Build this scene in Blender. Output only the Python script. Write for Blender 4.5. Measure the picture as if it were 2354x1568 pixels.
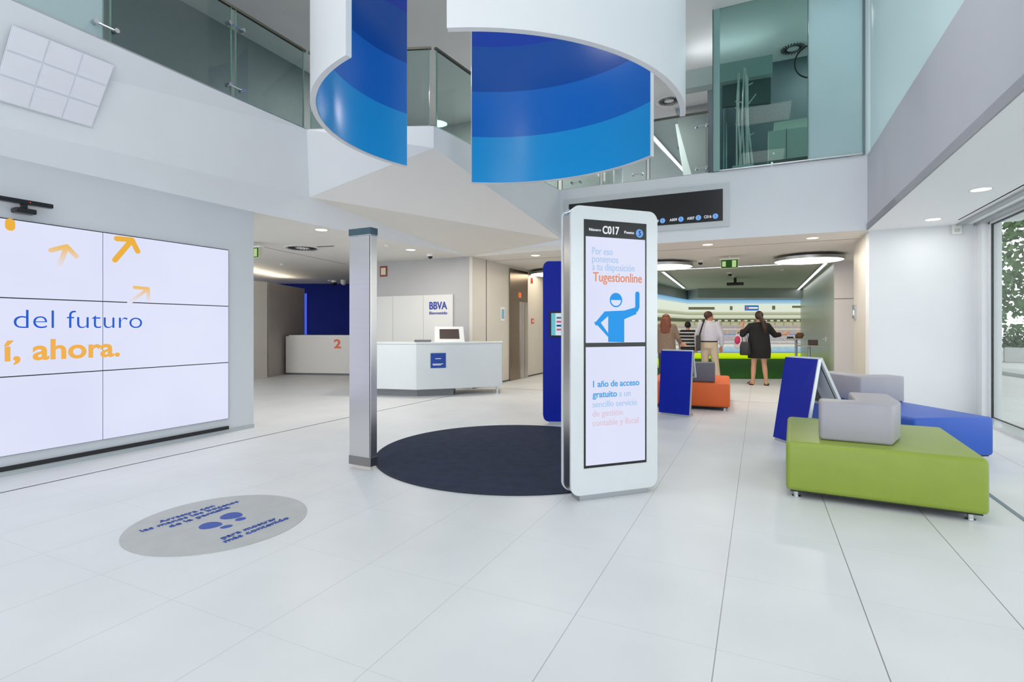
import bpy, bmesh, math, random
from mathutils import Vector, Matrix
random.seed(7)
scene = bpy.context.scene
for o in list(bpy.data.objects): bpy.data.objects.remove(o)
COL = scene.collection

# ---------------------------------------------------------------- camera
YAW = math.radians(25.33)
EYE = Vector((0, 0, 1.3))
FOC = 1200.0                      # focal length in pixels of a 2354 px wide frame
cd = bpy.data.cameras.new('camera'); cam = bpy.data.objects.new('camera', cd); COL.objects.link(cam)
cd.sensor_width = 36; cd.lens = 36 * FOC / 2354; cd.shift_y = -32 / 2354
cd.clip_start = .05; cd.clip_end = 300
cam.location = EYE; cam.rotation_euler = (math.pi / 2, 0, YAW)
scene.camera = cam
# ---------------------------------------------------------------- exposure, world
EXPO = 0.60
scene.view_settings.view_transform = 'Standard'
scene.view_settings.look = 'None'
scene.view_settings.gamma = 1
scene.view_settings.exposure = EXPO
w = bpy.data.worlds.new('overcast_sky'); scene.world = w; w.use_nodes = True
nt = w.node_tree; bg = nt.nodes['Background']
tc = nt.nodes.new('ShaderNodeTexCoord'); sx = nt.nodes.new('ShaderNodeSeparateXYZ'); rp = nt.nodes.new('ShaderNodeValToRGB')
nt.links.new(tc.outputs['Generated'], sx.inputs[0]); nt.links.new(sx.outputs['Z'], rp.inputs[0]); nt.links.new(rp.outputs[0], bg.inputs[0])
rp.color_ramp.elements[0].color = (.95, .97, 1, 1); rp.color_ramp.elements[1].color = (.88, .94, 1, 1)
mr_ = nt.nodes.new('ShaderNodeMapRange'); nt.links.new(sx.outputs['Z'], mr_.inputs[0]); nt.links.new(mr_.outputs[0], bg.inputs[1])
mr_.interpolation_type = 'SMOOTHSTEP'; mr_.inputs[1].default_value = .03; mr_.inputs[2].default_value = .22; mr_.inputs[3].default_value = 3.4; mr_.inputs[4].default_value = 1.35   # bright hazy horizon

def area(name, loc, sx_, sy_, power, color=(1, 1, 1), rot=(0, 0, 0), shape='RECTANGLE', parent=None):
    l = bpy.data.lights.new(name, 'AREA'); l.shape = shape; l.size = sx_
    if shape in ('RECTANGLE', 'ELLIPSE'): l.size_y = sy_
    l.energy = power; l.color = color
    o = bpy.data.objects.new(name, l); COL.objects.link(o); o.location = loc; o.rotation_euler = rot
    if parent: o.parent = parent; o.location = Vector(loc) - parent.location
    return o
WARM = (1, .92, .82); NEUT = (1, .97, .92)

# ---------------------------------------------------------------- survey helpers: from a sight line to a point on a known plane
FW = Vector((-math.sin(YAW), math.cos(YAW), 0)); RT = Vector((math.cos(YAW), math.sin(YAW), 0))
def ray(px, py): return FW + RT * ((px - 1177) / FOC) + Vector((0, 0, (752 - py) / FOC))
def Z(px, py, z=0):
    v = ray(px, py); return EYE + v * ((z - 1.3) / v.z)
def X(px, py, x):
    v = ray(px, py); return EYE + v * (x / v.x)
def Y(px, py, y):
    v = ray(px, py); return EYE + v * (y / v.y)
def V(px, py, a, b):
    v = ray(px, py); nx, ny = -(b[1] - a[1]), b[0] - a[0]
    return EYE + v * ((a[0] * nx + a[1] * ny) / (v.x * nx + v.y * ny))

# ---------------------------------------------------------------- materials
def lin(c):
    out = []
    for q in c[:3]:
        q /= 255.; out.append(q / 12.92 if q <= .04045 else ((q + .055) / 1.055) ** 2.4)
    return out
MATS = {}
def mat(name, rgb, rough=.5, metal=0., noise=0., nscale=8., bump=0., bscale=60., spec=.5, coat=0., stretch=None):
    if name in MATS: return MATS[name]
    m = bpy.data.materials.new(name); m.use_nodes = True; n = m.node_tree; b = n.nodes['Principled BSDF']
    c = lin(rgb)
    b.inputs['Base Color'].default_value = (*c, 1); b.inputs['Roughness'].default_value = rough
    b.inputs['Metallic'].default_value = metal; b.inputs['Specular IOR Level'].default_value = spec
    if coat: b.inputs['Coat Weight'].default_value = coat; b.inputs['Coat Roughness'].default_value = .08
    t = n.nodes.new('ShaderNodeTexCoord'); mp = n.nodes.new('ShaderNodeMapping'); n.links.new(t.outputs['Object'], mp.inputs[0])
    if stretch: mp.inputs['Scale'].default_value = stretch
    if noise:
        x = n.nodes.new('ShaderNodeTexNoise'); x.inputs['Scale'].default_value = nscale; x.inputs['Detail'].default_value = 4
        n.links.new(mp.outputs[0], x.inputs[0])
        r = n.nodes.new('ShaderNodeValToRGB'); n.links.new(x.outputs['Fac'], r.inputs[0])
        r.color_ramp.elements[0].position = .3; r.color_ramp.elements[1].position = .7
        r.color_ramp.elements[0].color = (*[q * (1 - noise) for q in c], 1)
        r.color_ramp.elements[1].color = (*[min(1, q * (1 + noise)) for q in c], 1)
        n.links.new(r.outputs[0], b.inputs['Base Color'])
    if bump:
        x = n.nodes.new('ShaderNodeTexNoise'); x.inputs['Scale'].default_value = bscale; n.links.new(mp.outputs[0], x.inputs[0])
        bp = n.nodes.new('ShaderNodeBump'); bp.inputs['Strength'].default_value = bump; bp.inputs['Distance'].default_value = .01
        n.links.new(x.outputs['Fac'], bp.inputs['Height']); n.links.new(bp.outputs[0], b.inputs['Normal'])
    MATS[name] = m; return m
def emis(name, rgb, k=1.0):
    """light-giving surface; k=1 shows rgb as it is on a screen"""
    if name in MATS: return MATS[name]
    m = bpy.data.materials.new(name); m.use_nodes = True; n = m.node_tree; n.nodes.clear()
    e = n.nodes.new('ShaderNodeEmission'); o = n.nodes.new('ShaderNodeOutputMaterial'); n.links.new(e.outputs[0], o.inputs[0])
    e.inputs[0].default_value = (*lin(rgb), 1); e.inputs[1].default_value = k / 2 ** EXPO
    MATS[name] = m; return m
def glass(name, tint, refl=.45, rough=.0, milky=None, milk=0., trans=.5):
    m = bpy.data.materials.new(name); m.use_nodes = True; n = m.node_tree; n.nodes.clear()
    tr = n.nodes.new('ShaderNodeBsdfTransparent'); tr.inputs[0].default_value = (*tint, 1)
    gl = n.nodes.new('ShaderNodeBsdfGlossy'); gl.inputs['Roughness'].default_value = rough; gl.inputs[0].default_value = (refl, refl, refl, 1)
    lw = n.nodes.new('ShaderNodeLayerWeight'); lw.inputs[0].default_value = .5
    p5 = n.nodes.new('ShaderNodeMath'); p5.operation = 'POWER'; n.links.new(lw.outputs['Facing'], p5.inputs[0]); p5.inputs[1].default_value = 5
    fr = n.nodes.new('ShaderNodeMath'); fr.operation = 'MULTIPLY_ADD'; n.links.new(p5.outputs[0], fr.inputs[0]); fr.inputs[1].default_value = .92; fr.inputs[2].default_value = .045
    mx = n.nodes.new('ShaderNodeMixShader'); o = n.nodes.new('ShaderNodeOutputMaterial')
    n.links.new(fr.outputs[0], mx.inputs[0]); n.links.new(gl.outputs[0], mx.inputs[2])
    if milky:
        df = n.nodes.new('ShaderNodeBsdfDiffuse'); df.inputs[0].default_value = (*lin(milky), 1)
        tl = n.nodes.new('ShaderNodeBsdfTranslucent'); tl.inputs[0].default_value = (*lin(milky), 1)
        ad = n.nodes.new('ShaderNodeMixShader'); ad.inputs[0].default_value = .5
        ad.inputs[0].default_value = trans; n.links.new(df.outputs[0], ad.inputs[1]); n.links.new(tl.outputs[0], ad.inputs[2])
        m2 = n.nodes.new('ShaderNodeMixShader'); m2.inputs[0].default_value = milk
        n.links.new(tr.outputs[0], m2.inputs[1]); n.links.new(ad.outputs[0], m2.inputs[2]); n.links.new(m2.outputs[0], mx.inputs[1])
    else: n.links.new(tr.outputs[0], mx.inputs[1])
    n.links.new(mx.outputs[0], o.inputs[0]); return m

WHITE = mat('white_plaster', (226, 229, 232), .6, noise=.015, nscale=2)
CREAM = mat('cream_panel', (205, 200, 191), .45, noise=.015, nscale=3)
CEIL = mat('ceiling_paint', (226, 223, 217), .7, noise=.01, nscale=2)
FASC = mat('fascia_paint', (230, 233, 238), .55, noise=.012, nscale=2)
MAUVE = mat('grey_bulkhead_paint', (190, 193, 204), .6, noise=.01, nscale=2)
TEALW = mat('pale_teal_paint', (206, 221, 224), .5, noise=.01, nscale=2)
GREYW = mat('warm_grey_panel', (176, 168, 160), .5, noise=.05, nscale=3)
UPCEIL = mat('upper_ceiling_paint', (238, 237, 236), .7, noise=.02, nscale=2)
DARKW = mat('slate_wall', (92, 106, 114), .45, noise=.05, nscale=3)
BLUEW = mat('deep_blue_wall', (4, 30, 120), .6, noise=.08, nscale=2, spec=.15)
STEEL = mat('brushed_steel', (200, 198, 196), .26, 1, noise=.02, nscale=30, stretch=(1, 1, .03))
STEELH = mat('pillar_steel', (218, 216, 214), .24, 1, noise=.02, nscale=40, stretch=(.04, .04, 1))
CHROME = mat('chrome', (210, 212, 215), .12, 1)
ALU = mat('aluminium', (178, 182, 186), .35, 1)
DGREY = mat('dark_grey_laminate', (105, 108, 112), .4, noise=.03)
BLACK = mat('black_plastic', (14, 15, 18), .25)
BLACKM = mat('black_matt', (22, 23, 26), .6)
GWHITE = mat('gloss_white_laminate', (208, 213, 216), .18, noise=.01, coat=.3)
GREEN = mat('green_leatherette', (134, 153, 54), .42, noise=.03, nscale=6, bump=.08, bscale=220)
BLUEO = mat('blue_leatherette', (28, 82, 182), .42, noise=.03, nscale=6, bump=.08, bscale=220)
ORANGE = mat('orange_leatherette', (216, 94, 28), .45, noise=.03, nscale=6, bump=.08, bscale=220)
GREYO = mat('grey_leatherette', (160, 158, 166), .45, noise=.03, nscale=6, bump=.08, bscale=220)
DGREYO = mat('charcoal_leatherette', (92, 88, 98), .45, noise=.03, nscale=6, bump=.08, bscale=220)
ROYAL = mat('royal_blue_paint', (0, 28, 150), .35, noise=.02, spec=.2)
JOINT = mat('joint_shadow_gap', (92, 90, 88), .7)
STEELTRIM = mat('floor_trim_metal', (120, 140, 150), .35, .6)
TURF = mat('artificial_turf', (34, 112, 10), .9, noise=.35, nscale=90, bump=.5, bscale=300)
MATM = mat('dark_blue_carpet', (30, 40, 66), .95, noise=.22, nscale=9, bump=.5, bscale=350)
STICK = mat('grey_vinyl', (176, 178, 178), .5, noise=.05, nscale=7)
INK = mat('blue_ink', (38, 72, 160), .5)
LOGOB = mat('navy_lettering', (0, 40, 140), .4)
RED = mat('signal_red', (178, 28, 22), .4)
PLW = mat('white_plastic', (228, 228, 226), .4)
GL_RAIL = glass('balustrade_glass', (.80, .88, .87))
GL_CLEAR = glass('clear_glass', (.95, .98, .97))
GL_WIN = glass('window_glass', (.87, .89, .88))
GL_TINT = glass('tinted_partition_glass', (.66, .80, .78), .12)
GL_MILK = glass('frosted_and_glare_glass', (.8, .9, .9), .7, .15, (205, 226, 230), .93)
LAMPW = emis('downlight_glow', (255, 246, 224), 4)
LAMPD = emis('disc_lamp_diffuser', (255, 240, 214), 5)
LEDW = emis('led_strip', (246, 248, 255), 4)
COVE = emis('cove_tube', (255, 240, 215), 10)
SCREEN = emis('lit_screen_lavender', (220, 224, 250), 1.0)

# ---------------------------------------------------------------- mesh builder
ROOT = {}
class MB:
    def __init__(s): s.v = []; s.f = []
    def add(s, vs, fs):
        k = len(s.v); s.v += [Vector(p) for p in vs]; s.f += [[i + k for i in f] for f in fs]; return s
    def box(s, c, d, rz=0, rx=0, ry=0):
        M = Matrix.Translation(Vector(c)) @ Matrix.Rotation(rz, 4, 'Z') @ Matrix.Rotation(ry, 4, 'Y') @ Matrix.Rotation(rx, 4, 'X')
        vs = [M @ Vector((x * d[0] / 2, y * d[1] / 2, z * d[2] / 2)) for z in (-1, 1) for x, y in ((-1, -1), (1, -1), (1, 1), (-1, 1))]
        return s.add(vs, [[3, 2, 1, 0], [4, 5, 6, 7], [0, 1, 5, 4], [1, 2, 6, 5], [2, 3, 7, 6], [3, 0, 4, 7]])
    def bb(s, x0, x1, y0, y1, z0, z1): return s.box(((x0 + x1) / 2, (y0 + y1) / 2, (z0 + z1) / 2), (x1 - x0, y1 - y0, z1 - z0))
    def prism(s, poly, z0, z1):
        n = len(poly); return s.add([(p[0], p[1], z0) for p in poly] + [(p[0], p[1], z1) for p in poly],
            [list(range(n))[::-1], list(range(n, 2 * n))] + [[i, (i + 1) % n, (i + 1) % n + n, i + n] for i in range(n)])
    def wall(s, a, b, z0, z1, t=.1):   # vertical plate from a to b, thickness t to its left side
        a = Vector(a[:2]); b = Vector(b[:2]); d = (b - a).normalized(); n = Vector((-d.y, d.x)) * t
        return s.prism([a, b, b + n, a + n], z0, z1)
    def slab(s, pts, off):             # planar polygon given thickness by the vector off
        n = len(pts); off = Vector(off); P = [Vector(p) for p in pts]
        return s.add(P + [p + off for p in P], [list(range(n)), list(range(n, 2 * n))[::-1]] + [[i, i + n, (i + 1) % n + n, (i + 1) % n] for i in range(n)])
    def tube(s, pts, r, n=12, cap=True):
        pts = [Vector(p) for p in pts]; rs = r if isinstance(r, (list, tuple)) else [r] * len(pts); k = len(s.v); up = None
        for i, p in enumerate(pts):
            t = (pts[min(i + 1, len(pts) - 1)] - pts[max(i - 1, 0)]).normalized()
            if up is None: up = Vector((0, 0, 1)) if abs(t.z) < .9 else Vector((1, 0, 0))
            a = t.cross(up).normalized(); b = t.cross(a).normalized(); up = a.cross(t) if True else up
            for j in range(n):
                q = 2 * math.pi * j / n; s.v.append(p + (a * math.cos(q) + b * math.sin(q)) * rs[i])
        for i in range(len(pts) - 1):
            for j in range(n): s.f.append([k + i * n + j, k + i * n + (j + 1) % n, k + (i + 1) * n + (j + 1) % n, k + (i + 1) * n + j])
        if cap: s.f.append([k + j for j in range(n)][::-1]); s.f.append([k + (len(pts) - 1) * n + j for j in range(n)])
        return s
    def caps(s, pts, rs):              # round-ended tapering limb
        s.tube(pts, rs, 14)
        for p, r in zip(pts, rs): s.ell(p, (r, r, r))
        return s
    def ell(s, c, r, n=14, m=10, rz=0):
        k = len(s.v); c = Vector(c); R_ = Matrix.Rotation(rz, 3, 'Z'); vs = []; fs = []
        for i in range(m + 1):
            a = math.pi * i / m
            for j in range(n):
                b = 2 * math.pi * j / n; vs.append(c + R_ @ Vector((r[0] * math.sin(a) * math.cos(b), r[1] * math.sin(a) * math.sin(b), r[2] * math.cos(a))))
        for i in range(m):
            for j in range(n): fs.append([i * n + j, (i + 1) * n + j, (i + 1) * n + (j + 1) % n, i * n + (j + 1) % n])
        return s.add(vs, fs)
    def loft(s, rings, n=24, cap=True):   # rings: (x, y, z, rx, ry)
        vs = []; fs = []
        for x, y, z, rx, ry in rings:
            for j in range(n):
                q = 2 * math.pi * j / n; vs.append((x + rx * math.cos(q), y + ry * math.sin(q), z))
        for i in range(len(rings) - 1):
            for j in range(n): fs.append([i * n + j, i * n + (j + 1) % n, (i + 1) * n + (j + 1) % n, (i + 1) * n + j])
        if cap: fs.append(list(range(n))[::-1]); fs.append([(len(rings) - 1) * n + j for j in range(n)])
        return s.add(vs, fs)
    def cyl(s, c, r, z0, z1, n=32): return s.loft([(c[0], c[1], z0, r, r), (c[0], c[1], z1, r, r)], n)
    def build(s, name, m, parent=None, world=True, smooth=False, bevel=0, seg=3, flat=False):
        me = bpy.data.meshes.new(name); vs = s.v
        if parent is not None and world and parent.name in ROOT:
            Mi = ROOT[parent.name].inverted(); vs = [Mi @ p for p in vs]
        me.from_pydata([tuple(p) for p in vs], [], s.f); me.update()
        b = bmesh.new(); b.from_mesh(me); bmesh.ops.remove_doubles(b, verts=b.verts, dist=1e-5) if not flat else None
        if not flat: bmesh.ops.recalc_face_normals(b, faces=b.faces)
        if bevel: bmesh.ops.bevel(b, geom=[e for e in b.edges if len(e.link_faces) == 2 and e.calc_face_angle(0) > .5], offset=bevel, segments=seg, affect='EDGES', profile=.5)
        b.to_mesh(me); b.free()
        if smooth: 
            for p in me.polygons: p.use_smooth = True
        me.materials.append(m)
        o = bpy.data.objects.new(name, me); COL.objects.link(o)
        if smooth and (bevel or smooth == 'auto'):
            me.set_sharp_from_angle(angle=math.radians(40))
        if parent is not None:
            o.parent = parent
            if parent.name in ROOT: ROOT[o.name] = ROOT[parent.name]
        return o
def tag(o, label, cat, group=None, kind=None):
    if label: o['label'] = label
    if cat: o['category'] = cat
    if group: o['group'] = group
    if kind: o['kind'] = kind
    return o
def struct(name, mb, m, **k):
    o = mb.build(name, m, **k)
    if 'parent' not in k or k['parent'] is None: o['kind'] = 'structure'
    return o
def thing(name, label, cat, loc=(0, 0, 0), rz=0, group=None):
    o = bpy.data.objects.new(name, None); COL.objects.link(o); o.location = loc; o.rotation_euler = (0, 0, rz); o.empty_display_size = .1
    ROOT[o.name] = Matrix.Translation(Vector(loc)) @ Matrix.Rotation(rz, 4, 'Z')
    return tag(o, label, cat, group)
def copy_tree(o, parent=None):
    c = o.copy(); COL.objects.link(c)
    if parent: c.parent = parent
    for ch in list(o.children): copy_tree(ch, c)
    return c
_cap = [None]
def text(name, s, org, u, v, width, cap, m, parent=None, bold=0., shear=0):
    """lettering: org = left end of the baseline, u/v = reading and up directions, width of the line and height of a capital"""
    def mk(t):
        c = bpy.data.curves.new('t', 'FONT'); c.body = t; c.size = 1; c.extrude = .004; c.offset = bold; c.resolution_u = 4; c.shear = shear
        o = bpy.data.objects.new('t', c); me = bpy.data.meshes.new_from_object(o); bpy.data.objects.remove(o); return me
    if _cap[0] is None: h = mk('H'); _cap[0] = max(p.co.y for p in h.vertices)
    me = mk(s); xs = [p.co.x for p in me.vertices]; x0, x1 = min(xs), max(xs)
    u = Vector(u).normalized(); v = Vector(v).normalized(); n = u.cross(v); org = Vector(org)
    kx = width / (x1 - x0); ky = cap / _cap[0]; b = MB()
    b.v = [org + u * ((p.co.x - x0) * kx) + v * (p.co.y * ky) + n * (p.co.z * .5 + .002) for p in me.vertices]
    b.f = [list(p.vertices) for p in me.polygons]; bpy.data.meshes.remove(me)
    return b.build(name, m, parent, flat=True)

# ================================================================ THE ROOM
ZC = 2.79; ZU = 3.94; ZT = 6.7
# floor: white tiles 0.59 x 0.70
def floor_mat():
    m = bpy.data.materials.new('white_floor_tiles'); m.use_nodes = True; n = m.node_tree; b = n.nodes['Principled BSDF']; L = n.links.new
    g = n.nodes.new('ShaderNodeNewGeometry'); sp = n.nodes.new('ShaderNodeSeparateXYZ'); L(g.outputs['Position'], sp.inputs[0])
    def M(op, a, c=None):
        x = n.nodes.new('ShaderNodeMath'); x.operation = op
        for i, q in enumerate((a, c)):
            if q is None: continue
            if isinstance(q, (int, float)): x.inputs[i].default_value = q
            else: L(q, x.inputs[i])
        return x.outputs[0]
    def joint(co, off, size, w_):
        f_ = M('FRACT', M('DIVIDE', M('SUBTRACT', co, off), size)); d = M('ABSOLUTE', M('SUBTRACT', f_, .5)); return M('GREATER_THAN', d, .5 - w_ / size)
    jx = joint(sp.outputs[0], -.19 - 5.9, .5933, .0022); jy = joint(sp.outputs[1], 1.555 - 7, .70, .0014)
    col = M('MULTIPLY', M('SUBTRACT', sp.outputs[0], -2.2), .35)
    cl = n.nodes.new('ShaderNodeClamp'); L(col, cl.inputs[0]); cl.inputs[1].default_value = .28; cl.inputs[2].default_value = .95
    mxj = M('MAXIMUM', M('MULTIPLY', jx, cl.outputs[0]), M('MULTIPLY', jy, .22))
    nz = n.nodes.new('ShaderNodeTexNoise'); nz.inputs['Scale'].default_value = 1.7; L(g.outputs['Position'], nz.inputs[0])
    r = n.nodes.new('ShaderNodeValToRGB'); L(nz.outputs['Fac'], r.inputs[0]); r.color_ramp.elements[0].position = .3; r.color_ramp.elements[1].position = .7
    r.color_ramp.elements[0].color = (*lin((211, 213, 215)), 1); r.color_ramp.elements[1].color = (*lin((218, 220, 222)), 1)
    mx = n.nodes.new('ShaderNodeMix'); mx.data_type = 'RGBA'; L(mxj, mx.inputs[0]); L(r.outputs[0], mx.inputs[6]); mx.inputs[7].default_value = (*lin((112, 108, 104)), 1)
    L(mx.outputs[2], b.inputs['Base Color']); b.inputs['Roughness'].default_value = .2; b.inputs['Specular IOR Level'].default_value = .5
    n2 = n.nodes.new('ShaderNodeTexNoise'); n2.inputs['Scale'].default_value = 3; L(g.outputs['Position'], n2.inputs[0])
    mr = n.nodes.new('ShaderNodeMapRange'); L(n2.outputs['Fac'], mr.inputs[0]); mr.inputs[3].default_value = .34; mr.inputs[4].default_value = .46; L(mr.outputs[0], b.inputs['Roughness'])
    return m
struct('floor', MB().prism([(-18, -4.2), (3.0, -4.2), (3.0, 28), (-18, 28)], -.15, 0), floor_mat())

# left wall with the video wall
LA = Vector((-5.911, 4.674, 0)); LB = Vector((-5.949, 2.192, 0)); LD = (LA - LB).normalized(); LN = Vector((LD.y, -LD.x, 0))
LS = LA - LD * 8.8
struct('wall_left', MB().prism([LS, LA, LA - LN * .35, LS - LN * .35], 0, ZC + .02), mat('left_wall_paint', (198, 202, 208), .5, noise=.01, nscale=2))
struct('wall_left_upper', MB().wall((-8.64, -4.2), (-8.64, 13), ZU, ZT, .1), mat('grey_upper_wall', (120, 130, 134), .5, noise=.04))
struct('baseboard_left', MB().prism([LS + LN * .003, LA + LN * .003, LA + LN * .012, LS + LN * .012], 0, .045), mat('pale_skirting', (176, 184, 188), .4, .2))
# faceted edge of the upper floor round the void
def INC(px, py):
    v = ray(px, py); t = (-5.45 - 2.64 * .4087) / (v.x - v.z * .4087); return EYE + v * t
P0 = Vector((-5.45, -4.2, ZU)); P1 = Vector((-5.466, 5.133, ZU)); P2 = Vector((-3.863, 5.758, ZU)); P3 = Vector((-3.469, 9.485, ZU)); P4 = Vector((1.50, 9.56, ZU)); P5 = Vector((1.50, -4.2, ZU))
Q = Vector((-5.72, 5.42, 3.13)); S2 = Vector((-3.865, 5.76, 3.655)); T = Vector((-3.44, 9.486, 2.99))
W0 = Vector((-6.04, -4.2, ZC)); W1 = LA.copy(); W1.z = ZC; C3 = Vector((-5.528, 9.594, ZC)); U3 = Vector((-3.45, 9.486, ZC))
UP = (0, 0, .08)
struct('wall_left_fascia', MB().slab([P0, P1, Q, W1, W0], (-.12, 0, .0)), FASC)
struct('ceiling_left_facet', MB().slab([Q, C3, W1], UP), FASC)
struct('ceiling_middle_facet', MB().slab([Q, T, C3], UP), CEIL)
struct('ceiling_raised_facet', MB().slab([Q, S2, T], UP), mat('raised_ceiling_paint', (240, 239, 238), .6))
struct('wall_corner_fascia', MB().slab([P1, P2, S2, Q], (-.05, .12, .0)), FASC)
struct('wall_side_fascia', MB().slab([P2, P3, T, S2], (-.12, 0, 0)), FASC)
struct('wall_far_fascia', MB().slab([P3, P4, (1.50, 9.56, ZC), U3, T], (0, .12, 0)), FASC)
struct('wall_far_triangle_fascia', MB().slab([T, U3, C3], (0, .06, .02)), FASC)
struct('wall_right_fascia', MB().slab([P4, P5, (1.50, -4.2, ZC), (1.50, 9.56, ZC)], (.12, 0, 0)), MAUVE)
struct('trim_1', MB().bb(1.492, 1.50, -4.2, 9.55, ZC - .012, ZC - .003), mat('shadow_line', (150, 152, 156), .6))
struct('wall_right_upper', MB().bb(1.53, 1.55, -4.2, 9.52, ZU, ZT), glass('backlit_frosted_glass', (.8, .9, .9), .5, .3, (216, 230, 232), .96, .72))
# low ceilings
struct('ceiling_back', MB().prism([(-18, 4.67), (W1.x, 4.67), (C3.x, C3.y), (U3.x, U3.y), (1.50, 9.56), (3.05, 9.62), (3.05, 28), (-18, 28)], ZC - .003, ZC + .1), CEIL)
struct('ceiling_right', MB().bb(1.50, 3.3, -4.2, 9.66, ZC - .004, ZC + .1), mat('window_bay_ceiling_paint', (244, 246, 247), .6))
# upper storey
struct('floor_upper_left', MB().prism([(-8.7, -4.2), (P0.x - .14, -4.2), (P1.x - .14, P1.y + .10), (P2.x - .14, P2.y + .14), (P3.x - .14, P3.y + .14), (-3.45, 22), (-8.7, 22)], ZU - .08, ZU - .01), DGREY)
struct('floor_upper_far', MB().bb(-3.4, 3.2, 9.62, 22, ZU - .08, ZU - .01), DGREY)
struct('ceiling_upper', MB().bb(-9, 3.4, -4.4, 24, ZT, ZT + .15), UPCEIL)
# walls of the back area
LOGX = -8.11
struct('wall_reception', MB().bb(LOGX, -5.53, 9.56, 9.7, 0, ZC), mat('reception_wall_paint', (170, 169, 169), .5, noise=.01))
struct('wall_elevator', MB().bb(-5.60, -5.45, 9.565, 14.6, 0, ZC), CREAM)
struct('trim_2', MB().bb(-5.449, -5.444, 10.17, 10.19, 0.02, ZC), JOINT)
struct('baseboard_elevator', MB().bb(-5.449, -5.44, 9.57, 14.6, 0, .04), JOINT)
struct('wall_white_right', MB().bb(1.53, 3.1, 9.62, 9.9, 0, ZC), WHITE)
struct('wall_reveal_right', MB().bb(1.53, 1.75, 9.9, 11.05, 0, ZC), CREAM)
struct('wall_service', MB().bb(1.53, 3.1, 13.72, 13.85, 0, ZC), mat('service_wall_paint', (222, 220, 222), .5))
struct('wall_passage_right', MB().bb(3.0, 3.1, 9.9, 13.8, 0, ZC), WHITE)
struct('trim_3', MB().bb(1.53, 3.0, 13.712, 13.718, 1.93, 1.94).bb(1.93, 1.94, 13.712, 13.718, 0, 1.93), JOINT)
# ceiling shadow gaps
def gap(name, a, b, w_=.012, z=ZC):
    a = Vector((a[0], a[1], 0)); b = Vector((b[0], b[1], 0)); d = (b - a).normalized(); n_ = Vector((-d.y, d.x, 0)) * w_
    return struct(name, MB().prism([a - n_, b - n_, b + n_, a + n_], z - .004, z + .002), JOINT)
gap('trim_4', Z(560, 558, ZC), Z(795, 607, ZC))
gap('trim_5', (-5.45, 10.45), (1.53, 10.42)); gap('trim_6', (2.50, 9.2), (2.50, -4), .01)
# blue hall at the back left
da = Z(608, 867); db = Z(655, 858); dd = (db - da).normalized(); de = V(691, 700, da, db); de.z = 0
struct('wall_grey_partition', MB().wall(de, da, 0, 2.46, .12), GREYW)
struct('wall_cream_partition', MB().wall(da, da + Vector((-.35, -2.5, 0)), 0, 2.47, .12), CREAM)
bw0 = Z(684, 652, ZC); bw1 = Z(798, 652, ZC); bd = (bw1 - bw0).normalized()
struct('wall_blue', MB().wall(bw0 - bd * 1.2, bw1 + bd * 3.2, 0, ZC, .1), BLUEW)
struct('wall_hall_end', MB().wall((-17.8, 4.7), (-17.8, 27), 0, ZC, -.1), CREAM)
struct('wall_hall_back', MB().wall(bw1 + bd * 3.2, (-5.6, 14.6), 0, ZC, .1), CREAM)
struct('floor_groove', MB().prism([(-5.425, -4), (-5.41, -4), (-5.335, 5.77), (-5.25, 8.9), (-5.265, 8.9), (-5.35, 5.77)], .0005, .002), mat('floor_groove_dark', (58, 58, 60), .6))
struct('trim_7', MB().prism([(1.60, -4), (1.63, -4), (1.63, 9.6), (1.60, 9.6)], .0005, .003), STEELTRIM)
struct('trim_8', MB().prism([(-5.45, 9.95), (1.5, 9.99), (1.5, 10.0), (-5.45, 9.96)], .0005, .002), mat('floor_joint_tan', (150, 142, 128), .6))

# ================================================================ window on the right and the facade behind
WX = 2.92
fr = MB().bb(WX - .22, WX, 9.30, 9.62, 0, ZC)
struct('window_1', MB().bb(WX - .012, WX + .012, -4.2, 9.38, 0.045, .058).bb(WX - .012, WX + .012, -4.2, 9.38, 2.715, 2.73), mat('dark_window_gasket', (40, 44, 46), .4))
wf = bpy.data.objects['window_1']; MB().bb(WX - .03, WX + .06, -4.2, 9.46, 2.73, ZC).build('window_head', WHITE, wf)
MB().bb(WX - .012, WX + .012, 9.368, 9.38, .04, 2.73).build('window_gasket', mat('dark_window_gasket', (40, 44, 46), .4), wf); MB().bb(WX - .03, WX + .06, 9.38, 9.46, .0, ZC).build('window_frame', WHITE, wf)
MB().bb(WX - .01, WX + .01, -4.2, 9.368, .058, 2.715).build('window_pane', GL_WIN, wf)
MB().bb(WX - .20, WX - .02, -4.2, 9.42, 0, .045).build('window_sill', GWHITE, wf)
MB().bb(WX - .10, WX - .02, 9.42, 9.62, 0, ZC).build('window_reveal', WHITE, wf)
MB().bb(WX - .35, WX - .26, -4.2, 9.6, ZC - .03, ZC - .001).bb(WX - .14, WX - .04, -4.2, 9.6, ZC - .035, ZC - .001).build('blind_track', mat('blind_track_grey', (170, 174, 176), .4, .3), wf)
struct('wall_front_frame', MB().bb(-8.7, 3.1, -4.3, -4.2, ZC, ZU).bb(-8.7, 3.1, -4.3, -4.2, 6.55, ZT).bb(-6.1, -5.9, -4.3, -4.2, 0, ZT).bb(-3, -2.92, -4.3, -4.2, 0, ZT).bb(.0, .08, -4.3, -4.2, 0, ZT).bb(2.9, 3.1, -4.3, -4.2, 0, ZT), WHITE)
struct('wall_upper_back', MB().bb(-8.7, -3.05, 11.9, 12.05, ZU, ZT), mat('upper_back_wall', (178, 180, 178), .6, noise=.03))
struct('wall_upper_hall_end', MB().bb(-3.4, 3.2, 21.6, 21.8, ZU, ZT), UPCEIL)

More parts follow.
